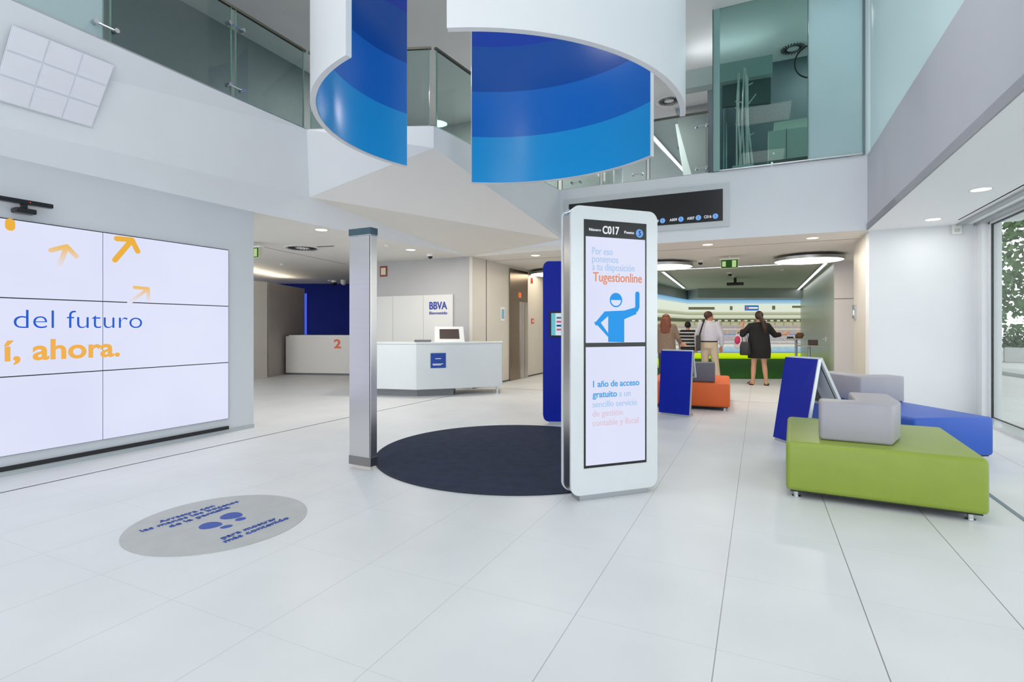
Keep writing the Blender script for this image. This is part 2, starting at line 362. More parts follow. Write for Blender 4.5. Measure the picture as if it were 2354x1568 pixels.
# ================================================================ VIDEO WALL
vw = thing('video_wall', 'large white video wall of stacked panels with orange arrows and blue lettering', 'video wall', (LA.x, 3.6, 0))
def LW(y, z, off=0.):              # point on the left wall, off = distance in front of it
    return LA + LD * ((y - LA.y) / LD.y) + LN * off + Vector((0, 0, z))
def lwbox(mb, y0, y1, z0, z1, t0, t1):
    a, b, c, d = LW(y0, 0, t0), LW(y1, 0, t0), LW(y1, 0, t1), LW(y0, 0, t1); return mb.prism([a, b, c, d], z0, z1)
def screen_mat():
    m = bpy.data.materials.new('video_panel_glow'); m.use_nodes = True; n = m.node_tree; n.nodes.clear(); L = n.links.new
    e = n.nodes.new('ShaderNodeEmission'); o = n.nodes.new('ShaderNodeOutputMaterial'); L(e.outputs[0], o.inputs[0])
    g = n.nodes.new('ShaderNodeNewGeometry'); x = n.nodes.new('ShaderNodeTexNoise'); x.inputs['Scale'].default_value = .9; L(g.outputs['Position'], x.inputs[0])
    r = n.nodes.new('ShaderNodeValToRGB'); L(x.outputs['Fac'], r.inputs[0]); r.color_ramp.elements[0].color = (*lin((214, 220, 246)), 1); r.color_ramp.elements[1].color = (*lin((232, 235, 255)), 1)
    L(r.outputs[0], e.inputs[0]); e.inputs[1].default_value = 1 / 2 ** EXPO; return m
SM = screen_mat()
lwbox(MB(), -.55, 4.31, .176, 2.25, .002, .02).build('bezel', BLACKM, vw)
pw = (4.305 - 2.958); ph = (2.248 - .177) / 3
for ci in range(3):
    for ri in range(3):
        y1 = 4.303 - ci * pw; z0 = .180 + ri * ph
        lwbox(MB(), y1 - pw + .007, y1, z0, z0 + ph - .010, .02, .026).build('display_panel', SM, vw)
lwbox(MB(), -.55, 4.31, .045, .085, .013, .03).build('ventilation_slot', BLACKM, vw)
OR = emis('screen_orange', (236, 178, 70)); OR2 = emis('screen_orange_text', (240, 178, 84))
def fade_mat(name, z0, z1):
    m = bpy.data.materials.new(name); m.use_nodes = True; n = m.node_tree; n.nodes.clear(); L = n.links.new
    e = n.nodes.new('ShaderNodeEmission'); o = n.nodes.new('ShaderNodeOutputMaterial'); L(e.outputs[0], o.inputs[0])
    g = n.nodes.new('ShaderNodeNewGeometry'); s = n.nodes.new('ShaderNodeSeparateXYZ'); L(g.outputs['Position'], s.inputs[0])
    q = n.nodes.new('ShaderNodeMapRange'); L(s.outputs[2], q.inputs[0]); q.inputs[1].default_value = z0; q.inputs[2].default_value = z1
    r = n.nodes.new('ShaderNodeValToRGB'); L(q.outputs[0], r.inputs[0]); r.color_ramp.elements[0].color = (*lin((226, 228, 248)), 1); r.color_ramp.elements[1].color = (*lin((238, 192, 112)), 1)
    L(r.outputs[0], e.inputs[0]); e.inputs[1].default_value = 1 / 2 ** EXPO; return m
def stroke(b, pts, r, put, n=10):       # flat round-ended line drawn with put(x, y, off)
    for (x0, y0), (x1, y1) in zip(pts[:-1], pts[1:]):
        d = math.atan2(y1 - y0, x1 - x0); q = []
        for k in range(n + 1): a = d + math.pi / 2 + math.pi * k / n; q.append((x0 + r * math.cos(a), y0 + r * math.sin(a)))
        for k in range(n + 1): a = d - math.pi / 2 + math.pi * k / n; q.append((x1 + r * math.cos(a), y1 + r * math.sin(a)))
        m_ = len(q); b.add([put(x, y, 0) for x, y in q] + [put(x, y, .0015) for x, y in q], [list(range(m_)), list(range(m_, 2 * m_))[::-1]] + [[i, i + m_, (i + 1) % m_ + m_, (i + 1) % m_] for i in range(m_)])
put = lambda y, z, o: LW(y, z, .0262 + o)
def arrow(tail, tip, wing1, wing2, r, m):
    b = MB(); stroke(b, [tail, tip], r, put); stroke(b, [wing1, tip], r, put); stroke(b, [wing2, tip], r, put); b.build('arrow_graphic', m, vw)
def lp(px, py): p = V(px, py, LA, LB); return (p.y, p.z)
arrow(lp(132, 615), lp(150, 567), lp(114, 576), lp(172, 590), .021, fade_mat('arrow_fade', 1.85, 2.05))
arrow(lp(261, 598), lp(300, 552), lp(265, 549), lp(313, 578), .026, OR)
arrow(lp(292, 698), lp(337, 664), lp(306, 661), lp(338, 690), .017, fade_mat('arrow_fade_right', 1.55, 1.72))
b = MB(); stroke(b, [lp(20, 512), lp(20, 522)], .034, put); b.build('arrow_graphic', OR, vw)
text('blue_lettering', 'del futuro', LW(2.273, 1.289, .0268), LD, (0, 0, 1), 3.319 - 2.273, .165, emis('screen_blue_text', (46, 96, 205)), vw, bold=-.014)
text('orange_lettering', 'í, ahora.', LW(2.206, 1.006, .0268), LD, (0, 0, 1), 3.109 - 2.206, .175, OR2, vw, bold=.022)
# motion sensor bar above the screen
ks = thing('motion_sensor', 'black motion sensor bar on a small foot above the video wall', 'sensor', LW(2.33, 2.30, .06))
a = LW(2.17, 2.42, .07); c = LW(2.50, 2.335, .07)
lwbox(MB(), 2.05, 2.53, 2.385, 2.425, .04, .10).build('sensor_bar', BLACK, ks, bevel=.008)
lwbox(MB(), 2.26, 2.41, 2.305, 2.35, .0, .10).build('foot', BLACK, ks, bevel=.012)
lwbox(MB(), 2.31, 2.35, 2.345, 2.39, .04, .08).build('neck', BLACK, ks)
p = LW(2.36, 2.405, .101); MB().ell(p, (.004, .004, .004), 8, 6).build('indicator_light', emis('red_dot', (255, 60, 40), 2), ks)
# pale grid of nine cells on the leaning fascia
tl, tr, br, bl = INC(28, 57), INC(262, 150), INC(210, 293), INC(-20, 226)
lp_ = thing('gridded_panel', 'square white panel of nine cells set in leaning wall, upper left', 'light panel', tuple(bl))
nI = (tr - tl).cross(br - tr).normalized()
if nI.x < 0: nI = -nI
MB().slab([p + nI * .002 for p in (tl, tr, br, bl)], nI * .008).build('panel_frame', mat('gridded_panel_frame', (222, 224, 236), .5), lp_)
LPE = mat('gridded_panel_cell', (236, 237, 246), .25, spec=.6)
for i in range(3):
    for j in range(3):
        f0, f1 = (i + .03) / 3, (i + .97) / 3; g0, g1 = (j + .04) / 3, (j + .96) / 3
        bl_ = lambda s, t: (tl * (1 - s) + tr * s) * (1 - t) + (bl * (1 - s) + br * s) * t
        MB().slab([bl_(f0, g0) + nI * .010, bl_(f1, g0) + nI * .010, bl_(f1, g1) + nI * .010, bl_(f0, g1) + nI * .010], nI * .004).build('panel_cell', LPE, lp_)

# ================================================================ FLOOR STICKER AND MAT
SC = Vector((-3.261, 2.324, 0)); SR = .542
st = thing('floor_sticker', 'round grey floor sticker with blue footprints and blue lettering', 'floor sticker', tuple(SC))
MB().cyl(SC, SR, .0008, .003, 96).build('disc', STICK, st)
for s_, x0, x1 in (('Arrastra con', (368.5, 1202.5), (495, 1164.5)), ('las manos los bocetos', (328, 1223), (550, 1154.5)), ('de la pantalla', (392.6, 1213), (530, 1167.5)), ('para mostrar', (513, 1240), (638, 1193.5)), ('más contenido', (519.5, 1248), (666, 1192))):
    a = Z(*x0, .0035); b_ = Z(*x1, .0035); u_ = b_ - a; text('lettering', s_, a, u_, Vector((0, 0, 1)).cross(u_), u_.length, .044, INK, st, bold=-.004)
def fp(name, pts): MB().prism(pts, .003, .0042).build(name, INK, st)
def ellp(cpx, a_px, up, wd, egg=.0):
    c = Z(*cpx); t = (Z(*a_px) - c); L_ = t.length; t.normalize(); n_ = Vector((-t.y, t.x, 0)); return [c + t * (L_ * math.cos(q)) + n_ * (wd * math.sin(q) * (1 + egg * math.cos(q))) for q in [2 * math.pi * k / 32 for k in range(32)]]
fp('footprint_sole', ellp((484.5, 1209), (458, 1211), 0, .062, .2)); fp('footprint_heel', ellp((520.5, 1212), (506, 1215.5), 0, .028))
fp('footprint_sole', ellp((533, 1187), (511, 1186), 0, .066, .2)); fp('footprint_heel', ellp((553, 1194.5), (541, 1198), 0, .030))
MC = (-2.293, 4.935); mt = thing('round_mat', 'large round dark navy carpet mat on the white floor', 'mat', (*MC, 0))
MB().cyl(MC, 1.418, 0.0005, .012, 128).build('carpet', MATM, mt)
b = MB(); b.loft([(*MC, .0005, 1.423, 1.423), (*MC, .013, 1.423, 1.423), (*MC, .013, 1.410, 1.410)], 128, cap=False); b.build('binding', mat('mat_edge', (30, 36, 52), .8), mt)

# ================================================================ STEEL PILLAR
pa, pb, pc = Z(803, 1076), Z(852, 1084), Z(865, 1070)
pn = (pb - pa).normalized(); pm = Vector((-pn.y, pn.x, 0)); wdt = (pb - pa).length; dpt = .085
pl = thing('steel_pillar', 'square brushed steel pillar standing between the sticker and the navy mat', 'pillar', tuple((pa + pb) / 2 + pm * dpt / 2))
def orient(u0, u1, v0, v1): return [pa + pn * u0 + pm * v0, pa + pn * u1 + pm * v0, pa + pn * u1 + pm * v1, pa + pn * u0 + pm * v1]
MB().prism(orient(0, wdt, 0, dpt), .07, 2.13).build('column_casing', STEELH, pl, bevel=.003, seg=2)
MB().prism(orient(wdt - .012, wdt - .004, -.001, .004), .07, 2.13).build('edge_seam', BLACKM, pl)
MB().prism(orient(-.003, wdt + .003, -.003, dpt + .003), .04, .12).build('lower_band', mat('band_steel', (150, 148, 146), .3, 1), pl)
MB().prism(orient(.03, wdt - .03, .03, dpt - .03), 0, .04).build('plinth', mat('pale_plinth', (214, 206, 200), .3), pl)
MB().prism(orient(0, wdt, 0, dpt), 2.13, 2.14).build('glass_seat', CHROME, pl)
MB().prism(orient(-.004, wdt + .004, -.004, dpt + .004), 2.14, 2.20).build('cap', mat('cap_slate_glass', (62, 84, 96), .15), pl)

# ================================================================ TOTEMS
def totem(name, label, loc, rz, wid, dep, h, face, side, screen):
    t = thing(name, label, 'totem', loc, rz)    # local: front face towards -y, x along the face
    def rr(x0, x1, z0, z1, r, n=8):
        q = []
        for cx_, cz, a0 in ((x1 - r, z0 + r, -90), (x1 - r, z1 - r, 0), (x0 + r, z1 - r, 90), (x0 + r, z0 + r, 180)):
            for k in range(n + 1): a = math.radians(a0 + 90 * k / n); q.append((cx_ + r * math.cos(a), cz + r * math.sin(a)))
        return q
    def pan(nm, q, y0, y1, m, par=t, **k):
        return MB().slab([(x, y0, z) for x, z in q], (0, y1 - y0, 0)).build(nm, m, par, world=False, **k)
    pan('front_panel', rr(0, wid, .045, h, .075), 0, .02, face, smooth='auto')
    pan('side_band', rr(.006, wid - .006, .051, h - .006, .07), .02, dep - .02, side, smooth='auto')
    pan('rear_panel', rr(0, wid, .045, h, .075), dep - .02, dep, face, smooth='auto')
    MB().bb(.08, wid - .09, .015, dep - .015, 0, .052).build('plinth', ALU, t, world=False)
    return t, pan, rr
KL = Vector((-1.255, 3.668, 0)); KA = math.atan2(.71656, .69752)
tm, pan, rr = totem('information_totem', 'tall white information totem with a lit screen beside the navy mat', tuple(KL), KA, .760, .165, 2.205, GWHITE, STEEL, True)
def K(px, py):                      # sight line to local totem coordinates
    p = V(px, py, KL, KL + Vector((math.cos(KA), math.sin(KA), 0))); d_ = p - KL; return (d_.x * math.cos(KA) + d_.y * math.sin(KA), p.z)
sx0, sx1 = .107, .655
sc = pan('screen', [(sx0, .245), (sx1, .245), (sx1, 2.105), (sx0, 2.105)], -.004, .001, BLACK)
def spanel(nm, x0, x1, z0, z1, m, par=sc, y0=-.006, y1=-.004): 
    return MB().bb(x0, x1, y0, y1, z0, z1).build(nm, m, par, world=False)
spanel('lower_picture', sx0 + .014, sx1 - .014, .265, 1.150, SM); spanel('upper_picture', sx0 + .014, sx1 - .014, 1.182, 1.978, SM)
kput = lambda x, z, o: Vector((x, -.0065 - o, z))
def ktext(nm, s_, x0, x1, z, cap, m, par=sc, bold=0): 
    o = text(nm, s_, (x0, -.0065, z), (1, 0, 0), (0, 0, 1), x1 - x0, cap, m, None, bold); o.parent = par; ROOT[o.name] = ROOT[tm.name]; return o
TW = emis('screen_white', (235, 238, 245)); TB1 = emis('screen_pale_blue', (150, 196, 238)); TB2 = emis('screen_faded_blue', (176, 204, 240)); TO = emis('screen_soft_orange', (226, 150, 118)); TBB = emis('screen_figure_blue', (54, 156, 236)); TB3 = emis('screen_mid_blue', (96, 168, 226)); TP = emis('screen_faded_pink', (224, 200, 214))
def kt(s_, a, b_, cap, m, bold=0): (xa, za), (xb, zb) = K(*a), K(*b_); ktext('lettering', s_, xa, xb, (za + zb) / 2, cap, m, sc, bold)
kt('Número', (1353, 530), (1380, 533), .020, TW); kt('C017', (1384, 538), (1422, 539), .055, TW, .02); kt('Puesto', (1434, 537), (1456, 539), .020, TW)
kx, kz = K(1469, 537); b = MB(); b.add([kput(kx + .033 * math.cos(q), kz + .033 * math.sin(q), 0) for q in [2 * math.pi * i / 24 for i in range(24)]], [list(range(24))]); b.build('number_badge', emis('badge_blue', (120, 176, 240)), sc, world=False, flat=True)
o = text('lettering', '5', (kx - .011, -.0085, kz - .018), (1, 0, 0), (0, 0, 1), .022, .036, emis('badge_digit', (60, 90, 150)), None, .03); o.parent = sc
kt('Por eso', (1360, 586), (1407, 586), .052, TB2); kt('ponemos', (1360, 604), (1420, 604), .052, TB2); kt('a tu disposición', (1360, 622), (1457, 624), .052, TB2); kt('Tugestionline', (1362, 647), (1474, 650), .066, TO, .008)
kt('1 año de acceso', (1362, 889), (1468, 886), .045, TB3, .018); kt('gratuito', (1361, 914), (1417, 911), .045, TB3, .018); kt('a un', (1422, 911), (1448, 910), .045, TB2)
kt('sencillo servicio', (1361, 935), (1463, 932), .045, TB2); kt('de gestión', (1361, 957), (1430, 954), .045, TP); kt('contable y fiscal', (1361, 979), (1466, 972), .045, TP)
# waving figure
b = MB(); hx, hz = K(1415, 690); rr_ = .055
N_ = 28; b.add([kput(hx + rr_ * math.cos(math.pi * i / N_), hz + rr_ * math.sin(math.pi * i / N_), 0) for i in range(N_ + 1)], [list(range(N_ + 1))])
for r0, r1 in ((rr_, rr_ - .011),):
    q = [math.pi + math.pi * i / N_ for i in range(N_ + 1)]; vs = [kput(hx + r0 * math.cos(t), hz + r0 * math.sin(t), 0) for t in q] + [kput(hx + r1 * math.cos(t), hz + r1 * math.sin(t), 0) for t in q]
    b.add(vs, [[i, i + 1, i + N_ + 2, i + N_ + 1] for i in range(N_)])
def kp(pts, off=0): P_ = [K(*p) for p in pts]; b.add([kput(x, z, off) for x, z in P_], [list(range(len(P_)))])
kp([(1397, 727), (1389, 716), (1434, 714), (1434, 787), (1397, 786)]); kp([(1434, 714), (1462, 706), (1462, 722), (1434, 734)])
b2 = MB(); stroke(b2, [K(1464, 676), K(1464, 706)], .019, kput); stroke(b2, [K(1464, 704), K(1462, 712)], .017, kput)
b.v += []; b.add(b2.v, b2.f)
kp([(1389, 716), (1397, 727), (1380, 742), (1367, 742)]); kp([(1367, 742), (1380, 742), (1397, 766), (1397, 775)]); kp([(1365, 741), (1372, 738), (1376, 748), (1368, 748)])
b.build('waving_figure', TBB, sc, world=False, flat=True)
# rear blue totem
BL_ = Z(1249, 979); BR_ = Vector((-1.86, 6.95, 0)); 
bk = Z(1249, 977); KB = math.radians(24)
tb, pan, rr = totem('blue_totem', 'tall royal blue totem with a small screen behind the white totem', tuple(bk), KB, .72, .16, 2.175, ROYAL, ALU, True)
ts = pan('screen', [(.085, 1.165), (.60, 1.165), (.60, 1.51), (.085, 1.51)], -.012, 0, BLACK)
for x0_, x1_, m_ in ((.105, .16, emis('scr_teal', (110, 190, 205))), (.16, .58, emis('scr_pale', (205, 222, 232)))): MB().bb(x0_, x1_, -.014, -.012, 1.19, 1.485).build('picture', m_, ts, world=False)
for k_, c_ in enumerate(((90, 110, 120), (210, 70, 130), (40, 70, 120), (200, 90, 110))): MB().bb(.175, .235, -.0155, -.014, 1.41 - k_ * .052, 1.435 - k_ * .052).build('menu_icon', emis('ico%d' % k_, c_), ts, world=False)

# ================================================================ OTTOMANS
def ottoman(name, label, loc, rz, sx_, sy_, m, feet):
    t = thing(name, label, 'ottoman', loc, rz)
    MB().bb(0, sx_, 0, sy_, .055, .43).build('seat', m, t, world=False, bevel=.035, seg=4, smooth=True)
    MB().bb(.03, sx_ - .03, .03, sy_ - .03, .045, .06).build('base_board', BLACKM, t, world=False)
    for x, y in feet:
        MB().cyl((x, y), .018, .008, .05, 16).cyl((x, y), .032, 0, .008, 20).build('foot', CHROME, t, world=False, smooth='auto')
    return t
def back(t, poly, z1, m, label=None):
    o = MB().prism(poly, .431, z1).build('backrest', m, t, world=False, bevel=.022, seg=3, smooth=True); o['label'] = label or 'grey leatherette backrest'; return o
g = ottoman('green_ottoman', 'lime green square ottoman with a grey L-shaped backrest, nearest seat', (.185, 4.50, 0), math.radians(-3), 1.19, 1.28, GREEN, ((.07, .06), (1.10, .06), (.07, 1.22), (1.10, 1.22)))
back(g, [(.23, .17), (.69, .17), (.785, .50), (.77, 1.0), (.48, 1.0), (.48, .42), (.23, .42)], .725, GREYO)
bl2 = ottoman('blue_ottoman', 'blue ottoman with a grey backrest between the green ottoman and the window', (1.33, 6.13, 0), math.radians(30), .84, 1.95, BLUEO, ((.07, .08), (.77, .08), (.07, 1.85), (.77, 1.85)))
back(bl2, [(.27, 1.02), (.82, 1.02), (.82, 1.28), (.55, 1.28), (.55, 1.80), (.27, 1.80)], .73, GREYO)
og = ottoman('orange_ottoman', 'orange ottoman with a charcoal backrest behind the left display stand', (-1.62, 8.62, 0), math.radians(3), 1.22, 1.45, ORANGE, ((.08, .08), (1.14, .08), (.08, 1.37), (1.14, 1.37)))
back(og, [(.36, .06), (1.0, .06), (1.0, .32), (.36, .32)], .74, DGREYO, 'charcoal leatherette backrest')

# ================================================================ DISPLAY STANDS (blue leaning backs)
def stand(name, label, bl_, br_, tl_, tr_, out=.42, zb=.50):
    c = (bl_ + br_) / 2; t = thing(name, label, 'display stand', (c.x, c.y, 0))
    d = (br_ - bl_).normalized(); nrm = Vector((-d.y, d.x, 0))       # away from the eye
    lift = Vector((0, 0, .03))
    MB().slab([bl_ + lift, br_ + lift, tr_, tl_], nrm * .035).build('back_panel', ROYAL, t)
    MB().slab([br_ + lift + d * .001, br_ + lift + nrm * .037 + d * .001, tr_ + nrm * .037 + d * .001, tr_ + d * .001], d * .012).build('edge_strip', ALU, t)
    f0 = tl_ + nrm * .03; f1 = tr_ + nrm * .03; low0 = bl_ + (tl_ - bl_) * .0 + nrm * out; low1 = br_ + nrm * out; low0.z = low1.z = zb
    low0 += d * 0; nf = (f1 - f0).cross(low0 - f0).normalized()
    MB().slab([f0, f1, low1, low0], nf * .035).build('display_panel', mat('stand_white_laminate', (190, 195, 200), .35), t)
    MB().slab([f0 * .93 + low0 * .07 + d * .03 - nf * .002, f1 * .93 + low1 * .07 - d * .03 - nf * .002, low1 * .93 + f1 * .07 - d * .03 - nf * .002, low0 * .93 + f0 * .07 + d * .03 - nf * .002], -nf * .004).build('glass_face', BLACK, t)
    MB().slab([bl_ + d * .03, br_ - d * .02, br_ + nrm * .2 - d * .02, bl_ + nrm * .2 + d * .03], (0, 0, .03)).build('base_plate', ALU, t)
    return t
stand('display_stand', 'blue-backed leaning display stand in front of the orange ottoman', Z(1514, 952), Z(1584, 960), Z(1520, 806, .95), Z(1591, 808, .95), .26, .55)
b0 = Z(1777, 1010); b1 = Z(1846, 1032)
stand('display_stand', 'blue-backed leaning display stand behind the lime green ottoman', b0, b1, Z(1805, 821, .95), Z(1880, 826, .95), .48, .42)

def DP(px, dep, z=0): v = FW + RT * ((px - 1177) / FOC); p = EYE + v * dep; p.z = z; return p
# ================================================================ RECEPTION
ca, cb, cc = DP(812, 10.0), DP(957, 9.7), DP(1154, 10.26)
cn = FW * .75
ct = thing('reception_counter', 'long white reception counter with a blue plaque, in front of the sign wall', 'counter', tuple(cb))
MB().prism([ca, cb, cc, cc + cn * .9, cb + cn, ca + cn], .13, .985).build('body', GWHITE, ct, bevel=.01)
MB().prism([ca - FW * .02, cb - FW * .02, cc - FW * .02 + RT * .01, cc + cn * .9, cb + cn, ca + cn], .985, 1.01).build('worktop', mat('pale_worktop', (214, 220, 220), .25), ct)
MB().prism([ca + FW * .08, cb + FW * .08, DP(1042, 9.98) , DP(1042, 9.98) + FW * .4, ca + cn * .9], 0, .13).build('plinth', DGREY, ct)
lg = DP(1143, 10.2); MB().cyl(lg, .022, .01, .13, 16).cyl(lg, .06, 0, .012, 24).build('leg', CHROME, ct, smooth='auto')
def on(a, b, px, z, off=.004):      # point on the vertical face a-b below sight column px
    p = V(px, 700, a, b); p.z = z; return p - FW * off
f0, f1 = on(cb, cc, 990, 0), on(cb, cc, 1025, 0)
pq = thing('plaque', 'small square blue plaque on the front of the white reception counter', 'plaque', tuple((f0 + f1) / 2 + Vector((0, 0, .55))))
MB().slab([f0 + Vector((0, 0, .53)), f1 + Vector((0, 0, .53)), f1 + Vector((0, 0, .81)), f0 + Vector((0, 0, .81))], -FW * .008).build('plate', mat('plaque_blue', (8, 62, 150), .35), pq)
fd = (f1 - f0).normalized()
for zz, ww, oo in ((.70, .11, .09), (.60, .20, .04), (.58, .16, .04)): MB().slab([f0 + fd * oo - FW * .009 + Vector((0, 0, zz)), f0 + fd * (oo + ww) - FW * .009 + Vector((0, 0, zz)), f0 + fd * (oo + ww) - FW * .009 + Vector((0, 0, zz + .012)), f0 + fd * oo - FW * .009 + Vector((0, 0, zz + .012))], -FW * .001).build('print_line', PLW, pq)
# counter top terminal
tc_ = DP(1034, 10.25, 1.01); tt = thing('counter_terminal', 'white framed dark touch screen leaning on the reception counter', 'screen', tuple(tc_))
def tw(x, z, y=0): return tc_ + RT * x + FW * (y + z * .35) + Vector((0, 0, z))
MB().slab([tw(-.30, 0), tw(.29, 0), tw(.25, .30), tw(-.31, .30)], FW * .04).build('casing', PLW, tt)
MB().slab([tw(-.20, .06, -.006), tw(.19, .06, -.006), tw(.165, .25, -.006), tw(-.215, .25, -.006)], FW * .004).build('display', mat('dark_brown_screen', (72, 58, 54), .3), tt)
MB().slab([tw(-.18, 0, .03), tw(.18, 0, .03), tw(.18, 0, .25), tw(-.18, 0, .25)], (0, 0, .02)).build('foot', PLW, tt)
k_ = DP(972, 10.2, 1.012); kb = MB().box(k_ + Vector((0, 0, .02)), (.30, .18, .04), YAW).build('document_tray', DGREY); tag(kb, 'flat dark grey tray on the reception counter left of the touch screen', 'tray')
# sign wall
wy = 9.56
sp_ = thing('wall_sign_panel', 'pale panel on the reception wall carrying navy bank lettering', 'sign', (-7, wy - .02, 1.5))
xs_ = [Y(p, 700, wy).x for p in (863, 905, 975, 1043)]; xs_[0] = LOGX + .02
for i in range(3): MB().bb(xs_[i] + .003, xs_[i + 1] - .003, wy - .03, wy - .002, .02, 2.0).build('panel_board', mat('sign_panel_board', (206, 206, 202), .4), sp_)
a = Y(987, 711, wy - .032); b_ = Y(1028, 711, wy - .032)
text('bank_lettering', 'BBVA', (a.x, wy - .032, a.z), (1, 0, 0), (0, 0, 1), b_.x - a.x, .15, LOGOB, sp_, bold=.03)
a = Y(987, 723, wy - .032); text('greeting_lettering', 'Bienvenido', (a.x, wy - .032, a.z), (1, 0, 0), (0, 0, 1), b_.x - a.x, .06, LOGOB, sp_, bold=.02)
# fire sign
def plate(name, label, cat, p, wd, ht, nrm, m, fr=None, t=.012, group=None):
    """flat board at p facing nrm, framed"""
    n_ = Vector(nrm).normalized(); u_ = Vector((0, 0, 1)).cross(n_).normalized(); e = thing(name, label, cat, tuple(p), group=group); up = Vector((0, 0, 1))
    def q(s, off, th, nm, mm): return MB().slab([p + u_ * x * wd / 2 * s + up * y * ht / 2 * s + n_ * off for x, y in ((-1, -1), (1, -1), (1, 1), (-1, 1))], n_ * th).build(nm, mm, e)
    q(1, .001, t, 'board' if not fr else 'frame', fr or m)
    if fr: q(.66, t + .001, .003, 'picture', m)
    return e
plate('fire_sign', 'red framed fire equipment sign high on the reception wall', 'sign', Y(882, 624, wy - .001), .20, .24, (0, -1, 0), mat('sign_cream', (205, 200, 170), .4), mat('dark_red_frame', (130, 24, 26), .4))
# lift
ex = -5.448; L0, L1 = X(1170, 700, ex).y, X(1211, 700, ex).y
lf = thing('elevator', 'brushed steel elevator doors and surround in the cream side wall', 'elevator', (ex, (L0 + L1) / 2, 0))
DST = mat('bronze_steel', (150, 136, 122), .25, 1, noise=.05, nscale=30, stretch=(1, 1, .03))
MB().bb(ex, ex + .03, L0, L1, 0, 2.72).build('surround', DST, lf)
d0, d1, d2 = X(1193, 700, ex).y, X(1203, 700, ex).y, X(1210, 700, ex).y
MB().bb(ex + .03, ex + .045, d0, d1 - .01, .01, 1.93).build('door', STEEL, lf); MB().bb(ex + .03, ex + .045, d1 + .01, d2, .01, 1.93).build('door', STEEL, lf)
MB().bb(ex + .03, ex + .035, d1 - .01, d1 + .01, .01, 1.93).build('door_gap', BLACKM, lf)
p = X(1190, 679, ex); MB().bb(ex + .03, ex + .05, p.y - .25, p.y + .35, p.z - .12, p.z + .14).build('indicator_housing', DST, lf)
MB().bb(ex + .05, ex + .055, p.y - .06, p.y + .10, p.z - .06, p.z + .07).build('floor_indicator', emis('amber_display', (232, 120, 70), 1), lf)
plate('notice', 'small blue and white notice on the cream wall left of the elevator', 'notice', X(1155, 722, -5.449), .20, .33, (1, 0, 0), mat('notice_blue', (120, 176, 206), .4), PLW)
plate('alarm_beacon', 'small red alarm beacon high on the wall right of the elevator', 'alarm', X(1222, 645, -5.449), .12, .14, (1, 0, 0), RED)
plate('fire_call_point', 'small red fire call point on the wall right of the elevator', 'alarm', X(1224, 738, -5.449), .16, .13, (1, 0, 0), mat('call_point_white', (226, 190, 180), .4), RED)
# second desk
k0, k1 = Z(657, 861), Z(800, 863); kd = (k1 - k0).normalized(); kn = Vector((-kd.y, kd.x, 0))
dk = thing('service_desk', 'white service desk marked with an orange 2 in front of the blue wall', 'desk', tuple(k0))
MB().prism([k0, k0 + kd * 3.4, k0 + kd * 3.4 + kn * .7, k0 + kn * .7], .05, 1.05).build('body', mat('desk_white', (222, 218, 212), .35), dk)
MB().prism([k0 + kn * .04, k0 + kd * 3.4 + kn * .04, k0 + kd * 3.4 + kn * .6, k0 + kn * .6], 0, .05).build('plinth', DGREY, dk)
MB().prism([k0 - kn * .01 + kd * .1, k0 + kd * 3.4 - kn * .01, k0 + kd * 3.4 + kn * .72, k0 + kn * .72 + kd * .1], 1.05, 1.08).build('worktop', PLW, dk)
a = V(768, 800, k0, k1) - kn * .003; b_ = V(784, 800, k0, k1); text('desk_number', '2', a, kd, (0, 0, 1), (b_ - a).length, .22, mat('orange_lettering', (228, 92, 40), .4), dk, bold=.03)
# blue light strip on the blue wall
s0, s1 = V(698, 700, bw0, bw1), V(706, 700, bw0, bw1); s0.z = s1.z = 0; bn = Vector((bd.y, -bd.x, 0))
bs = MB().prism([s0 + bn * .05, s1 + bn * .05, s1 + bn * .02, s0 + bn * .02], .1, 2.45).build('light_strip', emis('blue_led', (70, 96, 226), 1)); tag(bs, 'vertical blue light strip at the left edge of the deep blue wall', 'light')
cv = thing('cove_light', 'long bright cove light above the grey partition', 'light', tuple((da + de) / 2 + Vector((0, 0, 2.5))))
dn = Vector((-dd.y, dd.x, 0))
MB().prism([da + dn * .3 - dd * 2.0, de + dn * .3, de + dn * .5, da + dn * .5 - dd * 2.0], 2.40, 2.46).build('trough', WHITE, cv)
MB().prism([da + dn * .32 - dd * 2.0, de + dn * .32, de + dn * .44, da + dn * .44 - dd * 2.0], 2.462, 2.50).build('tube', COVE, cv)

# ================================================================ CEILING FITTINGS
GD = 'recessed round ceiling downlights'
def downlight(p, label, grp=GD):
    t = thing('ceiling_downlight', label, 'ceiling light', tuple(p), group=grp)
    b = MB(); b.loft([(p.x, p.y, p.z - .001, .105, .105), (p.x, p.y, p.z - .006, .105, .105), (p.x, p.y, p.z - .006, .088, .088)], 32, cap=False); b.build('trim_ring', PLW, t)
    MB().cyl((p.x, p.y), .088, p.z - .006, p.z - .003, 32).build('diffuser', LAMPW, t); return t
DL = [(739, 528, 'round downlight above the blue wall room, left of the steel pillar'), (944, 574, 'round downlight near the red framed sign above reception'), (1231, 587, 'round downlight just left of the white totem top'), (1627, 562, 'round downlight below the black queue board'), (1868, 547, 'round downlight in front of the right disc lamp'),
      (2145, 504, 'round downlight nearest the white wall beside the window'), (2255, 435, 'round downlight beside the window, nearest the viewer')]
dls = [downlight(Z(px, py, ZC), lb) for px, py, lb in DL]
for px, py, lb in DL:
    p = Z(px, py, ZC); far = px < 2000
    area('downlight_lamp', (p.x, p.y, p.z - .02), .15, .15, 16 if far else 3, WARM if far else NEUT, shape='DISK')
